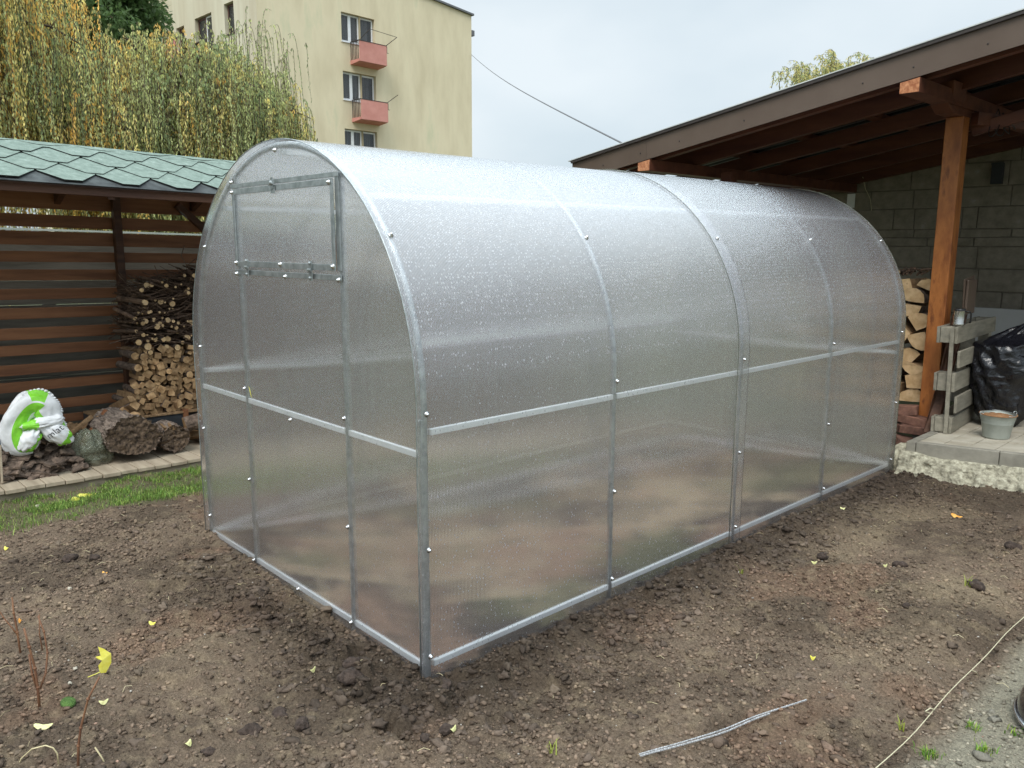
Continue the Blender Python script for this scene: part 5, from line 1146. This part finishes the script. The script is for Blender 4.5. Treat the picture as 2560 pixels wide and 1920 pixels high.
b = MB(); b.hexa([(-.15, -.12, ztp(0)), (13.75, -.12, ztp(13.63)), (13.75, dp, ztp(13.63)), (-.15, dp, ztp(0)), (-.15, -.12, ztp(0)+.1), (13.75, -.12, ztp(13.63)+.1), (13.75, dp, ztp(13.63)+.1), (-.15, dp, ztp(0)+.1)]); b.build('roof', M['cable'], ap)
b = MB(); b.box(13.63, 13.9, .02, .25, 13.55, 13.85); b.build('gutter_outlet', M['cable'], ap)
def casement(a0, a1, z0, z1, side, frame, parent, open_=0, d0=.17):
    """a leaf or fixed light: frame ring and pane"""
    fr = MB(); w_ = .085
    def bx_(b, u0, u1, d_0, d_1, q0, q1): (b.box(u0, u1, d_0, d_1, q0, q1) if side == 0 else b.box(d_0, d_1, u0, u1, q0, q1))
    bx_(fr, a0, a1, d0, d0+.06, z0, z0+w_); bx_(fr, a0, a1, d0, d0+.06, z1-w_, z1); bx_(fr, a0, a0+w_, d0, d0+.06, z0+w_, z1-w_); bx_(fr, a1-w_, a1, d0, d0+.06, z0+w_, z1-w_)
    f = fr.build('window', frame, parent)
    g = MB(); bx_(g, a0+w_, a1-w_, d0+.025, d0+.035, z0+w_, z1-w_); g.build('pane', M['glass'], f)
    return f
back = MB()
for i, f in enumerate(floors):
    casement(4.66, 5.23, f+.9, f+2.26, 0, M['white_pvc'], ap); casement(5.23, 5.80, f+.9, f+2.26, 0, M['white_pvc'], ap); casement(5.81, 6.68, f+.04, f+2.26, 0, M['white_pvc'], ap)
    b = MB(); b.box(4.6, 5.82, -.05, .16, f+.84, f+.88); b.build('sill', M['white_pvc'], ap)
    b = MB()
    for (u0, u1, q0, q1) in ((4.7, 5.2, .95, 2.2), (5.27, 5.76, .95, 2.2), (5.9, 6.45, .1, 2.2)):
        n = 14; V = []
        for k in range(n+1):
            uu = u0+(u1-u0)*k/n; dd = .30+.02*math.sin(k*1.9+i)
            V += [(uu, dd, f+q0), (uu, dd, f+q1)]
        b.add(V, [(2*k, 2*k+2, 2*k+3, 2*k+1) for k in range(n)])
    b.build('curtain', M['curtain'], ap)
for (a0, a1, z0, z1) in side_h:
    if a1-a0 > 1.5: casement(a0+.04, (a0+a1)/2, z0, z1-.04, 1, M['white_pvc'], ap); casement((a0+a1)/2, a1-.04, z0, z1-.04, 1, M['brown_frame'], ap)
    else: casement(a0+.04, a1-.04, z0+.04, z1-.04, 1, M['brown_frame'], ap)
    b = MB(); b.box(-.05, .1, a0-.05, a1+.05, z0-.05, z0-.001); b.build('sill', M['black_iron'], ap)
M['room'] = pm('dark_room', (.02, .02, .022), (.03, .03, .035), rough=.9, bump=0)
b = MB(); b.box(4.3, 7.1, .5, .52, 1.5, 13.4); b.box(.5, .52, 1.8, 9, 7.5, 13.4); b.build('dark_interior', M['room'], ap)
for f in floors:
    bal = bpy.data.objects.new('balcony', None); link(bal, ap)
    u0, u1, d = 5.12, 6.86, .72
    b = MB(); b.hexa([(u0, -d, f-.12), (u1, -d, f-.12), (u1, -.002, f-.2), (u0, -.002, f-.2), (u0, -d, f), (u1, -d, f), (u1, -.002, f), (u0, -.002, f)]); b.build('slab', M['pink'], bal)
    b = MB(); b.box(u0+.05, u1, -d-.05, -d-.01, f-.1, f+.87); b.build('parapet', M['pink'], bal)
    b = MB(); b.box(u1-.0, u1+.04, -d-.01, -.02, f-.08, f+.87); b.build('end_panel', M['pink'], bal)
    b = MB()
    for k in range(6): b.box(u0, u0+.025, -d+.02+k*.125, -d+.045+k*.125, f, f+.86)
    b.box(u0-.01, u0+.03, -d-.04, -.02, f+.86, f+.9); b.build('railing', M['black_iron'], bal)
    b = MB(); b.box(u0, u1+.03, -d-.06, -d, f+.871, f+.9); b.build('handrail', M['black_iron'], bal)
for f, kk in ((10.8, 0), (7.97, 1)):
    b = MB(); a_ = (5.2, -.75, f+.9); c_ = (5.4, -1.35, f+1.35); d_ = (7.1, -1.35, f+1.25); e_ = (6.86, -.75, f+.9)
    if kk == 0: b.bar(a_, c_, .025, .025); b.bar(c_, d_, .02, .02)
    b.bar(d_, e_, .025, .025)
    for k in range(3): b.bar((5.0, -.3-.15*k, f+.75), (5.0, -.3-.15*k, f+.98), .02, .02)
    b.bar((6.92, -.72, f+.55), (6.92, -.72, f+.86), .02, .02); b.bar((6.92, -.72, f+.55), (7.02, -.72, f+.55), .02, .02)
    b.build('drying_rack', M['black_iron'], ap)
# side balcony
bal = bpy.data.objects.new('balcony', None); link(bal, ap)
b = MB(); b.box(-.95, 0, 6.4, 8.1, 10.7, 10.82); b.build('slab', M['pink'], bal)
b = MB(); b.box(-1.0, -.95, 6.4, 8.1, 10.7, 11.85); b.build('parapet', M['pink'], bal)
b = MB(); b.box(-1.02, -.93, 6.38, 8.12, 11.86, 11.91); b.build('handrail', M['black_iron'], bal)
b = MB(); b.bar((-1, 6.5, 11.9), (-1.5, 8.2, 12.75), .05, .05); b.bar((-1, 8.1, 11.9), (-1.5, 9.6, 12.7), .05, .05); b.build('drying_rack', M['black_iron'], bal)
b = MB(); b.box(-4.5, 13.6, dp+.01, dp+9, -.2, 17.5); b.build('rear_wing', M['facade_pale'], ap)
b = MB(); b.box(-1.0, -.1, dp-.5, dp+.0, -.2, 13.3); b.box(-1.1, 0, dp-.6, dp+.0, 13.3, 13.45)
b.build('downpipe_shaft', M['teal_pale'], ap)

# overhead cable
b = MB(); p0 = Vector((-35.4, 30.0, 12.46)); p1 = Vector((-5.77, 8.05, 3.0))
b.tube([p0.lerp(p1, k/20)-Vector((0, 0, .22*math.sin(math.pi*k/20))) for k in range(21)], .014, 5)
b.tube([p1, p1.lerp(Vector((-3.0, 7.9, 2.3)), .99)], .01, 5)
tag(b.build('overhead_cable', M['cable']), 'thin dark overhead cable running from the apartment block down to the carport', 'cable')

# ================================================================== TREES
def leaves_mesh(name, P, D, L_, W_, C, parent):
    """n leaves: base P, direction D (unit), length, width, colour"""
    n = len(P); up = rng.normal(size=(n, 3)); side = np.cross(D, up); side /= np.linalg.norm(side, axis=1)[:, None]+1e-9
    L_ = np.asarray(L_)[:, None]; W_ = np.asarray(W_)[:, None]
    a = P; b_ = P+D*L_*.45+side*W_; c = P+D*L_; d = P+D*L_*.45-side*W_
    V = np.stack([a, b_, c, d], 1).reshape(-1, 3); Fq = (np.arange(n)[:, None]*4+np.arange(4)[None])
    return mesh_np(name, V, Fq, M['foliage'], parent, attr=np.repeat(C, 4, 0))
M['willow_bark'] = pm('willow_bark', (.06, .045, .03), (.12, .09, .06), sc=(6, 6, 2), rough=.95)
GREEN = np.array([.58, .61, .27]); DKG = np.array([.36, .44, .21]); YEL = np.array([.86, .74, .28]); ORG = np.array([.95, .62, .17])
def willow(name, label, cx, cy_, z0, anchors, seed, leafL=.075, stemr=.004, cmix=(.45, .2)):
    """weeping willow: anchors = list of (x,y,z,drop,density,colour bias)"""
    g = np.random.default_rng(seed); root = thing(name, label, 'tree', (0, 0, 0))
    t = MB(); top = max(a[2] for a in anchors)-.8
    t.tube([(cx, cy_, z0), (cx+.1, cy_-.1, z0+(top-z0)*.3), (cx-.1, cy_+.05, z0+(top-z0)*.6)], [.3, .24, .18], 12)
    hub = Vector((cx-.1, cy_+.05, z0+(top-z0)*.6))
    step = max(1, len(anchors)//90)
    for a in anchors[::step]:
        if a[4] < 2: continue
        e = Vector(a[:3]); m_ = hub.lerp(e, .55)+Vector((0, 0, .45)); t.tube([hub, hub.lerp(m_, .5)+Vector((0, 0, .12)), m_, e.lerp(m_, .3)+Vector((0, 0, .1)), e], [.08, .05, .03, .015, .006], 6)
    t.build('trunk', M['willow_bark'], root, smooth=True)
    LP = []; LD = []; LC = []; SV = []; SF = []; so = 0
    for (x, y, z, drop, dens_, bias) in anchors:
        tone = g.random(); cb = float(fbm(x*.7+y*.9+seed, z*.9, 1.1, 3, 3.))*1.6+bias
        if cb > .45: base = ORG if g.random() < .55 else YEL
        elif cb > .12: base = YEL if g.random() < .6 else GREEN
        else: base = GREEN if g.random() < .72 else DKG
        a = g.random()*6.28; out_ = g.uniform(.03, .22); n = max(5, int(drop/.032)); s = np.linspace(0, 1, n)
        dirx, diry = math.cos(a), math.sin(a); k = 1-np.exp(-s*5)
        px_ = x+dirx*out_*k+.015*np.sin(s*5+a); py = y+diry*out_*k+.015*np.cos(s*5+a); pz = z+.16*np.sin(np.minimum(1, s*4)*math.pi)*.6-drop*s**1.25
        pts_ = np.stack([px_, py, pz], -1)
        # stem: thin 3-sided strip
        ang = np.array([0, 2.09, 4.19]); off_ = np.stack([np.cos(ang), np.sin(ang), 0*ang], -1)*stemr
        SV.append((pts_[:, None]+off_[None]*(1-.6*s[:, None, None])).reshape(-1, 3))
        q = np.arange(n-1)[:, None]*3+so; f = np.concatenate([np.stack([q[:, 0]+i, q[:, 0]+(i+1) % 3, q[:, 0]+3+(i+1) % 3, q[:, 0]+3+i], -1) for i in range(3)]); SF.append(f); so += 3*n
        reps = max(1, int(round(dens_)))
        for r in range(reps):
            P = pts_[1:]+g.normal(size=(n-1, 3))*.008; th = g.random(n-1)*6.28
            D = np.stack([np.cos(th)*.3, np.sin(th)*.3, -np.ones(n-1)*g.uniform(.6, 1.1, n-1)], -1); D /= np.linalg.norm(D, axis=1)[:, None]
            LP.append(P); LD.append(D); LC.append(base[None]*g.uniform(.7, 1.3, (n-1, 1))*(.75+.5*tone))
    LP = np.concatenate(LP); LD = np.concatenate(LD); LC = np.concatenate(LC); n = len(LP)
    leaves_mesh('foliage', LP, LD, g.uniform(.6, 1.25, n)*leafL, g.uniform(.7, 1.2, n)*leafL*.17, LC, root)
    mesh_np('twigs', np.concatenate(SV), np.concatenate(SF), M['willow_bark'], root)
    return root
def dome(cx, cy_, R1, R2, zt, zb_, n, seed, bias=0.0, dens=2, clump=1.0):
    g = np.random.default_rng(seed); A_ = []
    for i in range(n):
        a = g.random()*6.28; r = math.sqrt(g.random())
        if g.random() < .55: r = g.uniform(.7, 1.0)
        x = cx+R1*r*math.cos(a); y = cy_+R2*r*math.sin(a)
        h = zt-(zt-zb_)*(r**2.4)+.7*clump*float(fbm(x, y, 1.1, 3, seed*1.3))
        drop = g.uniform(.7, 2.0)*(1.1 if r > .6 else .8)
        A_.append((x, y, h, drop, dens, bias))
    return A_
def branches(cx, cy_, R1, R2, zt, zb_, nb, per, seed, bias, droprange=(.8, 2.3), dens=2, front=.6, amin=0, amax=6.283):
    """drooping boughs: each arches out from the crown and carries a fringe of hanging twigs"""
    g = np.random.default_rng(seed); A_ = []
    for i in range(nb):
        a = g.uniform(amin, amax)
        if g.random() < front: a = g.uniform(-1.25, 1.25)
        r0 = g.uniform(.15, .75); h = g.uniform(0, 1); zr = zb_+(zt-zb_)*math.sqrt(max(0, 1-r0**2))*(.35+.65*h); L_ = g.uniform(.5, 1.25); bb_ = bias+g.normal()*.3; dr = g.uniform(*droprange)
        for k in range(per):
            s_ = g.random()**.7; r = r0+(L_*s_)/max(R1, R2); x = cx+R1*r*math.cos(a+g.normal()*.10/max(.3, r)); y = cy_+R2*r*math.sin(a+g.normal()*.10/max(.3, r))
            if r > 1.12: continue
            A_.append((x, y, zr+.28*math.sin(min(1, s_*1.3)*math.pi)-.55*s_**2*L_+g.normal()*.03, dr*g.uniform(.6, 1.15), dens, bb_))
    return A_
A1 = branches(-9.4, -.95, 2.3, 2.5, 6.4, 2.7, 330, 24, 5, .2)
A1 += branches(-8.0, -.4, .9, 2.7, 4.0, 2.2, 100, 16, 15, .3, (.5, 1.2))
willow('weeping_willow', 'tall weeping willow turning yellow and orange behind the left end of the woodshed', -9.4, -.6, -.2, A1, 5, leafL=.05)
A2 = branches(-9.3, 2.75, 1.5, 1.55, 4.1, 2.3, 240, 22, 9, .04, (.8, 2.2))
A2 += branches(-8.4, 2.3, .8, 1.3, 3.3, 2.0, 60, 15, 19, .2, (.5, 1.1))
A2 += [(-9.0+rng.normal()*.2, y, 4.1+.35*math.sin((y-2.9)*1.6)+rng.normal()*.16-.25*max(0, y-3.6)**1.2, rng.uniform(.7, 1.5), 1, -.4) for y in rng.uniform(2.9, 4.4, 85)]
willow('weeping_willow', 'greener weeping willow with thin trailing twigs in front of the yellow apartment block', -9.3, 2.75, -.2, A2, 9, leafL=.047)
# dark leafy tree
def broadleaf(name, label, c, R3, n, cols, trunk_z, leaf=.09, seed=1, clumps=60):
    g = np.random.default_rng(seed); root = thing(name, label, 'tree')
    t = MB(); c = Vector(c); t.tube([(c.x, c.y, trunk_z), (c.x+.1, c.y, (trunk_z+c.z)/2), (c.x, c.y, c.z-R3[2]*.3)], [.28, .2, .12], 10)
    cc = []
    for i in range(clumps):
        d = g.normal(size=3); d /= np.linalg.norm(d); r = g.uniform(.35, 1.0); q = np.array(c)+d*np.array(R3)*r; cc.append((q, g.uniform(.3, .62)*min(R3)*.55, g.random()))
        if i % 3 == 0: m_ = c.lerp(Vector(q), .5)+Vector((0, 0, .1)); t.tube([(c.x, c.y, c.z-R3[2]*.35), m_, Vector(q)], [.07, .04, .012], 5)
    t.build('trunk', M['willow_bark'], root, smooth=True)
    P = []; D = []; C = []
    for q, r, tn in cc:
        k = n//clumps; d = g.normal(size=(k, 3)); d /= np.linalg.norm(d, axis=1)[:, None]; P.append(q+d*r*g.uniform(.3, 1.05, (k, 1))*np.array([1, 1, .8]))
        dd = d*.7+g.normal(size=(k, 3))*.5+np.array([0, 0, -.5]); dd /= np.linalg.norm(dd, axis=1)[:, None]; D.append(dd); C.append((cols[0]*(1-tn)+cols[1]*tn)[None]*g.uniform(.6, 1.35, (k, 1)))
    P = np.concatenate(P); n = len(P); leaves_mesh('crown', P, np.concatenate(D), g.uniform(.7, 1.3, n)*leaf, g.uniform(.7, 1.2, n)*leaf*.28, np.concatenate(C), root)
broadleaf('leafy_tree', 'dense dark green broadleaf tree rising between the willows and the apartment block', (-20, 5.1, 7.0), (1.9, 1.9, 2.1), 30000, (np.array([.09, .15, .05]), np.array([.17, .25, .09])), -.2, .13, 21, 70)
# curly willow crown beyond the carport
def curly(label, c, seed):
    g = np.random.default_rng(seed); root = thing('corkscrew_willow', label, 'tree'); t = MB(); c = Vector(c)
    t.tube([(c.x, c.y, -.2), (c.x+.2, c.y, 3), (c.x, c.y, c.z-1.2)], [.25, .2, .12], 8)
    LP = []; LD = []; LC = []
    for i in range(230):
        u = g.uniform(-1, 1); v = g.uniform(-1, 1)
        base = Vector((c.x+v*1.2, c.y+u*2.1, c.z-1.0+.55*g.random())); h = g.uniform(.45, 1.25)*(1-.35*abs(u))
        if i % 10 == 0: t.tube([(c.x, c.y, c.z-1.3), c.lerp(base, .6)-Vector((0, 0, .6)), base], [.07, .05, .02], 5)
        a = g.random()*6.28; P = []
        for k in range(16):
            s = k/15; P.append(base+Vector((.14*math.sin(a+5*s)*s+.35*s*s*math.cos(a), .14*math.cos(a+5*s)*s+.38*s*s*math.sin(a), h*(1.25*s-.5*s**3*1.1))))
        t.tube(P, [.014*(1-.75*k/15) for k in range(16)], 4)
        for k in range(2, 16):
            for r in range(3):
                LP.append(P[k]+Vector(tuple(g.normal(size=3)*.025))); th = g.random()*6.28; d = Vector((math.cos(th)*.6, math.sin(th)*.6, -.7)).normalized(); LD.append(d); LC.append((YEL*.8 if g.random() < .5 else np.array([.36, .4, .18]))*g.uniform(.7, 1.3))
    t.build('branches', M['willow_bark'], root)
    n = len(LP); leaves_mesh('foliage', np.array([tuple(p) for p in LP]), np.array([tuple(p) for p in LD]), g.uniform(.7, 1.2, n)*.12, g.uniform(.8, 1.2, n)*.014, np.array(LC), root)
curly('pale yellow-green curly willow top showing above the carport roof edge', (-10.2, 23.9, 7.05), 31)

# ================================================================== SMALL THINGS ON THE GROUND
# builder's string
b = MB(); P = [(1.352+.004*math.sin(y*9), y, zat(1.352, min(y, 4.2))*.0-.035+.006*math.sin(y*5)) for y in np.linspace(-.1, 3.9, 40)]
b.tube(P, .0017, 6)
b.tube([(1.352, 1.45, -.035), (1.362, 1.47, -.045), (1.365, 1.49, -.07)], .0016, 5); b.tube([(1.352, 1.05, -.036), (1.34, 1.04, -.03), (1.345, 1.07, -.028), (1.356, 1.08, -.034)], .0022, 5)
tag(b.build('string', M['string'], smooth=True), 'taut beige string line stretched over the soil along the sandy path', 'string')
# ridged white strap: two runs side by side
def strap(off_, l0, l1, label):
    b = MB(); n = 150; V = []
    K = [Vector((.84, .16, 0)), Vector((.905, .30, 0)), Vector((.955, .44, 0)), Vector((.985, .60, 0)), Vector((1.045, .81, 0))]
    for i in range(n+1):
        t = l0+(l1-l0)*i/n; q = crv([tuple(k) for k in K], t); p = Vector(q); q2 = Vector(crv([tuple(k) for k in K], min(1, t+.01))); d = (q2-p); d = d.normalized() if d.length > 1e-6 else Vector((0, 1, 0)); s = Vector((d.y, -d.x, 0))
        z = -.030+.012*t+.008*math.sin(t*4.4)+.0012*(i % 2); c = p+s*off_*(1-abs(t-.45)*.8)
        for k in (-1, 1): V += [(c.x+s.x*k*.0016, c.y+s.y*k*.0016, z), (c.x+s.x*k*.0016, c.y+s.y*k*.0016, z-.004)]
    fs = []
    for i in range(n): a = i*4; c_ = a+4; fs += [(a, a+2, c_+2, c_), (a, c_, c_+1, a+1), (a+2, a+3, c_+3, c_+2)]
    b.add(V, fs); return tag(b.build('cable_tie', M['strap']), label, 'cable tie')
strap(-.006, 0, 1, 'long white ridged cable tie lying on the soil, the upper of two')
strap(.006, .0, .8, 'white ridged cable tie lying along the lower side of the longer one')
# canes
def cane(P, r, label, group='bare raspberry canes'):
    b = MB(); b.tube(P, [r*(1-.35*k/(len(P)-1)) for k in range(len(P))], 8)
    for k in range(1, len(P)-1): b.sphere(P[k], r*1.35, 6, 4)
    return tag(b.build('cane', M['tan_stem'], smooth=True), label, 'cane', group)
cane([(-.692, -1.11, -.09), (-.69, -1.108, .033), (-.691, -1.11, .102), (-.699, -1.118, .178), (-.706, -1.126, .245)], .0048, 'thick forked brown cane stub, the darkest of the cluster at lower left')
cane([(-1.131, -1.073, -.09), (-1.134, -1.076, .051), (-1.138, -1.08, .128), (-1.137, -1.08, .191)], .0042, 'bare brown cane with pale cut tip, the farthest left upright one')
cane([(-.70, -1.10, .02), (-.72, -1.075, .06), (-.74, -1.06, .12), (-.76, -1.06, .19), (-.775, -1.07, .245)], .0036, 'tall thin cane with pale tip branching right out of the forked stub')
cane([(-1.134, -1.076, .04), (-1.15, -1.09, .07), (-1.17, -1.11, .11), (-1.185, -1.125, .155)], .003, 'thin cane shoot leaning left from the farthest left cane')
cane([(-1.13, -1.0, -.09), (-1.135, -1.005, .02), (-1.13, -1.0, .10)], .0026, 'short dark upright cane behind the others at the left')
cane([(-.69, -1.11, .03), (-.70, -1.118, .08), (-.705, -1.12, .15)], .004, 'pale-barked cane stub standing between the two forks')
g_c = cane([(-.287, -1.102, -.1), (-.278, -1.093, .018), (-.27, -1.084, .077), (-.25, -1.062, .17), (-.223, -1.033, .241)], .0042, 'single slender brown cane in front with a yellow leaf caught on its tip')
for P, lab in (([(-.433, -1.232, -.08), (-.42, -1.218, -.038), (-.396, -1.192, -.006), (-.367, -1.161, .006), (-.352, -1.145, -.002), (-.345, -1.137, -.02), (-.345, -1.136, -.076)], 'pale dry stalk arching over the soil in the bottom left corner'), ([(-.245, -1.026, -.08), (-.256, -1.039, -.035), (-.268, -1.052, -.001)], 'short pale dry stalk sticking up right of the slender front cane')):
    b = MB(); b.tube(P, .0022, 6); tag(b.build('dry_stalk', M['straw'], smooth=True), lab, 'stalk')
def leaf_poly(name, outline, mat, label, th=.0006, curl=.0, parent=None):
    """outline: list of 3-D points; a thin leaf with a raised midrib"""
    P = [Vector(p) for p in outline]; c = sum(P, Vector())/len(P); n_ = Vector((0, 0, 0))
    for i in range(len(P)): n_ += (P[i]-c).cross(P[(i+1) % len(P)]-c)
    n_.normalize(); b = MB(); n = len(P)
    b.add([c+n_*(curl+th)]+[p+n_*th for p in P]+[c+n_*curl]+P, [(0, 1+i, 1+(i+1) % n) for i in range(n)]+[(n+1, n+2+(i+1) % n, n+2+i) for i in range(n)]+[(1+i, n+2+i, n+2+(i+1) % n, 1+(i+1) % n) for i in range(n)])
    return tag(b.build(name, mat), label, 'leaf')
leaf_poly('fallen_leaf', [(-.219, -1.029, .253), (-.209, -1.018, .255), (-.199, -1.004, .285), (-.196, -1.003, .315), (-.203, -1.011, .322), (-.208, -1.016, .328), (-.219, -1.03, .337), (-.210, -1.02, .318), (-.212, -1.022, .31), (-.226, -1.038, .305), (-.222, -1.034, .299), (-.209, -1.018, .293), (-.207, -1.016, .283), (-.223, -1.033, .277), (-.222, -1.032, .262)], M['leafy'], 'curled lobed yellow leaf caught on the tip of the slender front cane', curl=.006)
b = MB(); b.tube([(-.246, -1.058, .240), (-.23, -1.04, .25), (-.205, -1.012, .268)], .0013, 5); tag(b.build('leaf_stalk', M['leafy']), 'thin yellow leaf stalk crossing the tip of the slender front cane', 'leaf stalk')
def ground_leaf(x, y, l, w_, a, mat, label, n=14, lift=.01):
    ol = []
    for k in range(n):
        t = 2*math.pi*k/n; u = l/2*math.cos(t); v = w_/2*math.sin(t)*(1-.25*math.cos(t))*(1+.12*math.sin(5*t+x*40))
        ol.append((x+u*math.cos(a)-v*math.sin(a), y+u*math.sin(a)+v*math.cos(a), zat(x, y)+lift+.006*math.cos(2*t)+.004*math.sin(t)))
    return leaf_poly('fallen_leaf', ol, mat, label, curl=.003)
for args in ((-.567, -1.125, .06, .02, .9, M['leafpale'], 'long pale yellow leaf on the soil in the bottom left corner, above the arching stalk'),
             (-1.04, -.623, .032, .014, .6, M['leafy'], 'small bright yellow leaf on the bare soil left of the greenhouse front'),
             (-.592, -.938, .03, .012, 1.4, M['leafpale'], 'pale star-like leaf on the soil right of the slender front cane'),
             (-1.684, -.616, .03, .014, .5, M['leaforange'], 'tan curled leaf on the soil between the canes and the greenhouse'),
             (-.16, -.817, .026, .016, 2.2, M['leafpale'], 'small oval cream leaf on the soil near the bottom edge'),
             (-.263, -.328, .03, .009, 2.0, M['leafpale'], 'narrow cream leaf on the soil just left of the near greenhouse corner'),
             (-2.372, -.882, .035, .015, .3, M['leafy'], 'yellow leaf at the left edge just below the grass strip'),
             (.70, 3.28, .07, .03, -.3, M['leaforange'], 'bright orange leaf on the dark soil in front of the paved slab'),
             (.459, 2.031, .03, .008, .8, M['leafpale'], 'thin pale leaf standing in the soil beside the long greenhouse side'),
             (.703, 2.28, .028, .009, 1.2, M['leafpale'], 'pale sliver leaf on the soil in the middle of the right-hand ground'),
             (.337, -.159, .03, .012, 1.9, M['leafpale'], 'small pale leaf on the soil in front of the near greenhouse corner'),
             (-3.303+.12, -.292, .11, .06, .9, M['leafy'], 'large yellow leaf on the grass in front of the shed deck, the upper of two'),
             (-3.147, -.36, .075, .05, .4, M['leafy'], 'round yellow leaf on the grass just below the larger yellow leaf'),
             (.9, 1.14, .02, .01, .4, M['leafy'], 'tiny yellow leaf on the crumbly soil above the cable tie'),
             (-1.39, -1.02, .022, .01, .2, M['leaforange'], 'small orange leaf among the canes at the left edge'),
             (.20, 2.9, .03, .014, .3, M['leafpale'], 'small tan leaf close to the far half of the greenhouse side')):
    ground_leaf(*args)
b = MB(); b.sphere((0, 0, 0), .03, 12, 7, (1.2, .8, .45)); o = b.build('moss_clump', M['moss'], smooth=True); o.location = (-.66, -1.03, zat(-.66, -1.03)+.008); tag(o, 'small bright green moss clump on the soil beside the canes', 'moss')
b = MB(); b.sphere((0, 0, 0), .03, 10, 6, (1.3, .8, .6)); o = b.build('white_stone', M['concrete'], smooth=True); o.location = (-3.163, -.57, zat(-3.163, -.57)+.01); o.scale = (.8, .8, .6); o.data.materials[0] = M['paver']; tag(o, 'small whitish stone lying in the grass in front of the shed deck', 'stone')
for i, (x, y, r, lab) in enumerate(((-.888, -.95, .014, 'white squarish pebble on the soil left of the slender front cane'), (-.80, -.99, .013, 'off-white pebble on the soil between the canes and the slender front cane'), (-1.602, -.785, .018, 'pale stone chip on the soil between the grass strip and the canes'))):
    V = ICO2*np.array([r, r*.7, r*.5])*(.62+.5*vn(ICO2[:, 0]*1.4+i, ICO2[:, 1]+ICO2[:, 2], 1.7)[:, None]+.3*rng.random((len(ICO2), 1))**3); o = mesh_np('pebble', V, ICO2F, M['paver']); o.location = (x, y, zat(x, y)+r*.4); tag(o, lab, 'pebble')
# big clods
def clod(x, y, r, label, i, fl=.6):
    V = ICO3.copy(); d = 1+.35*np.array([float(fbm(v[0]+i, v[1]+v[2]*.7, 1.6, 4)) for v in V])[:, None]*1.5+.1*np.array([float(vn(v[0]*1.3+i, v[1]-v[2], 6)) for v in V])[:, None]; V = V*d*np.array([r, r*.72, r*fl])
    o = mesh_np('soil_clod', V, ICO3F, M['soil_clod'], smooth=True); o.location = (x, y, zat(x, y)+r*.18); o.rotation_euler = (0, 0, i*1.3); tag(o, label, 'clod')
for i, (x, y, r, lab) in enumerate(((-.148, -.517, .034, 'rounded dark soil clod right of centre bottom, nearest the near greenhouse corner'), (-.123, -.637, .038, 'elongated dark soil clod casting a black shadow at the bottom, largest of its group'), (-.03, -.496, .03, 'flat dark clod just right of the rounded one at the bottom'),
        (-.097, -.781, .022, 'small dark clod at the bottom edge below the elongated one'), (-1.975, -.688, .04, 'dark clod with a hollow on the soil towards the left edge'), (-1.90, -.60, .03, 'dark flattened clod next to the hollow one at the left'),
        (.337-.02, -.17, .03, 'round dark clod in front of the near greenhouse corner, larger of two'), (.32, -.26, .02, 'round dark clod in front of the near greenhouse corner, smaller of two'), (-.116, -.255, .045, 'large dark clod heaped against the near greenhouse corner'),
        (1.1, 2.319, .042, 'dark root-bound clod with a sprout on the right-hand soil'), (.703+.05, 2.33, .03, 'dark clod in the middle of the right-hand soil'), (.459, 2.12, .032, 'flat dark clod nearer the greenhouse in the right-hand soil'), (1.076, 2.935, .035, 'dark clod at the right edge below the paved slab'),
        (-.20, -.20, .036, 'brown clod left of the large dark one at the near corner'), (.12, -.02, .03, 'brown clod pressed against the foot of the near side sheet'), (.2, .9, .026, 'dark clod against the foot of the greenhouse side sheet'), (.95, 1.9, .02, 'small dark clod on the right-hand soil above the cable tie'))):
    clod(x, y, r, lab, i)
for i, (x, y, lab) in enumerate(((1.07, 2.30, 'pale green sprout growing from the root-bound clod'), (.30, 1.62, 'tiny yellow-green sprout on the soil beside the long greenhouse side'), (.64, -.02, 'yellow-green blade tuft at the bottom between the corner and the cable tie'), (1.30, .95, 'yellow-green blade lying across the string line'))):
    p = [(x+rng.normal()*.008, y+rng.normal()*.008, zat(x, y)) for _ in range(7)]; tag(blades('sprout', p, .03, .06, np.array([[.3, .34, .06]]*7), .0022), lab, 'sprout')
# black domed lid at the right edge
lid = thing('grill_lid', 'glossy black domed metal lid with a steel rim at the right edge of the soil', 'grill lid', (1.785, 1.385, -.05))
b = MB(); b.lathe([(.262*math.cos(R_(a)), .012+.205*math.sin(R_(a))) for a in range(0, 91, 6)], 72); b.build('dome', M['enamel'], lid, smooth=True)
b = MB(); b.lathe([(.258, .0), (.27, .002), (.272, .01), (.264, .016), (.258, .012), (.258, 0)], 72); b.build('rim', M['chrome'], lid, smooth=True)
b = MB(); b.tube([(-.06, 0, .212), (-.055, 0, .25), (.055, 0, .25), (.06, 0, .212)], .011, 10); b.build('handle', M['black_plastic'], lid, smooth=True)
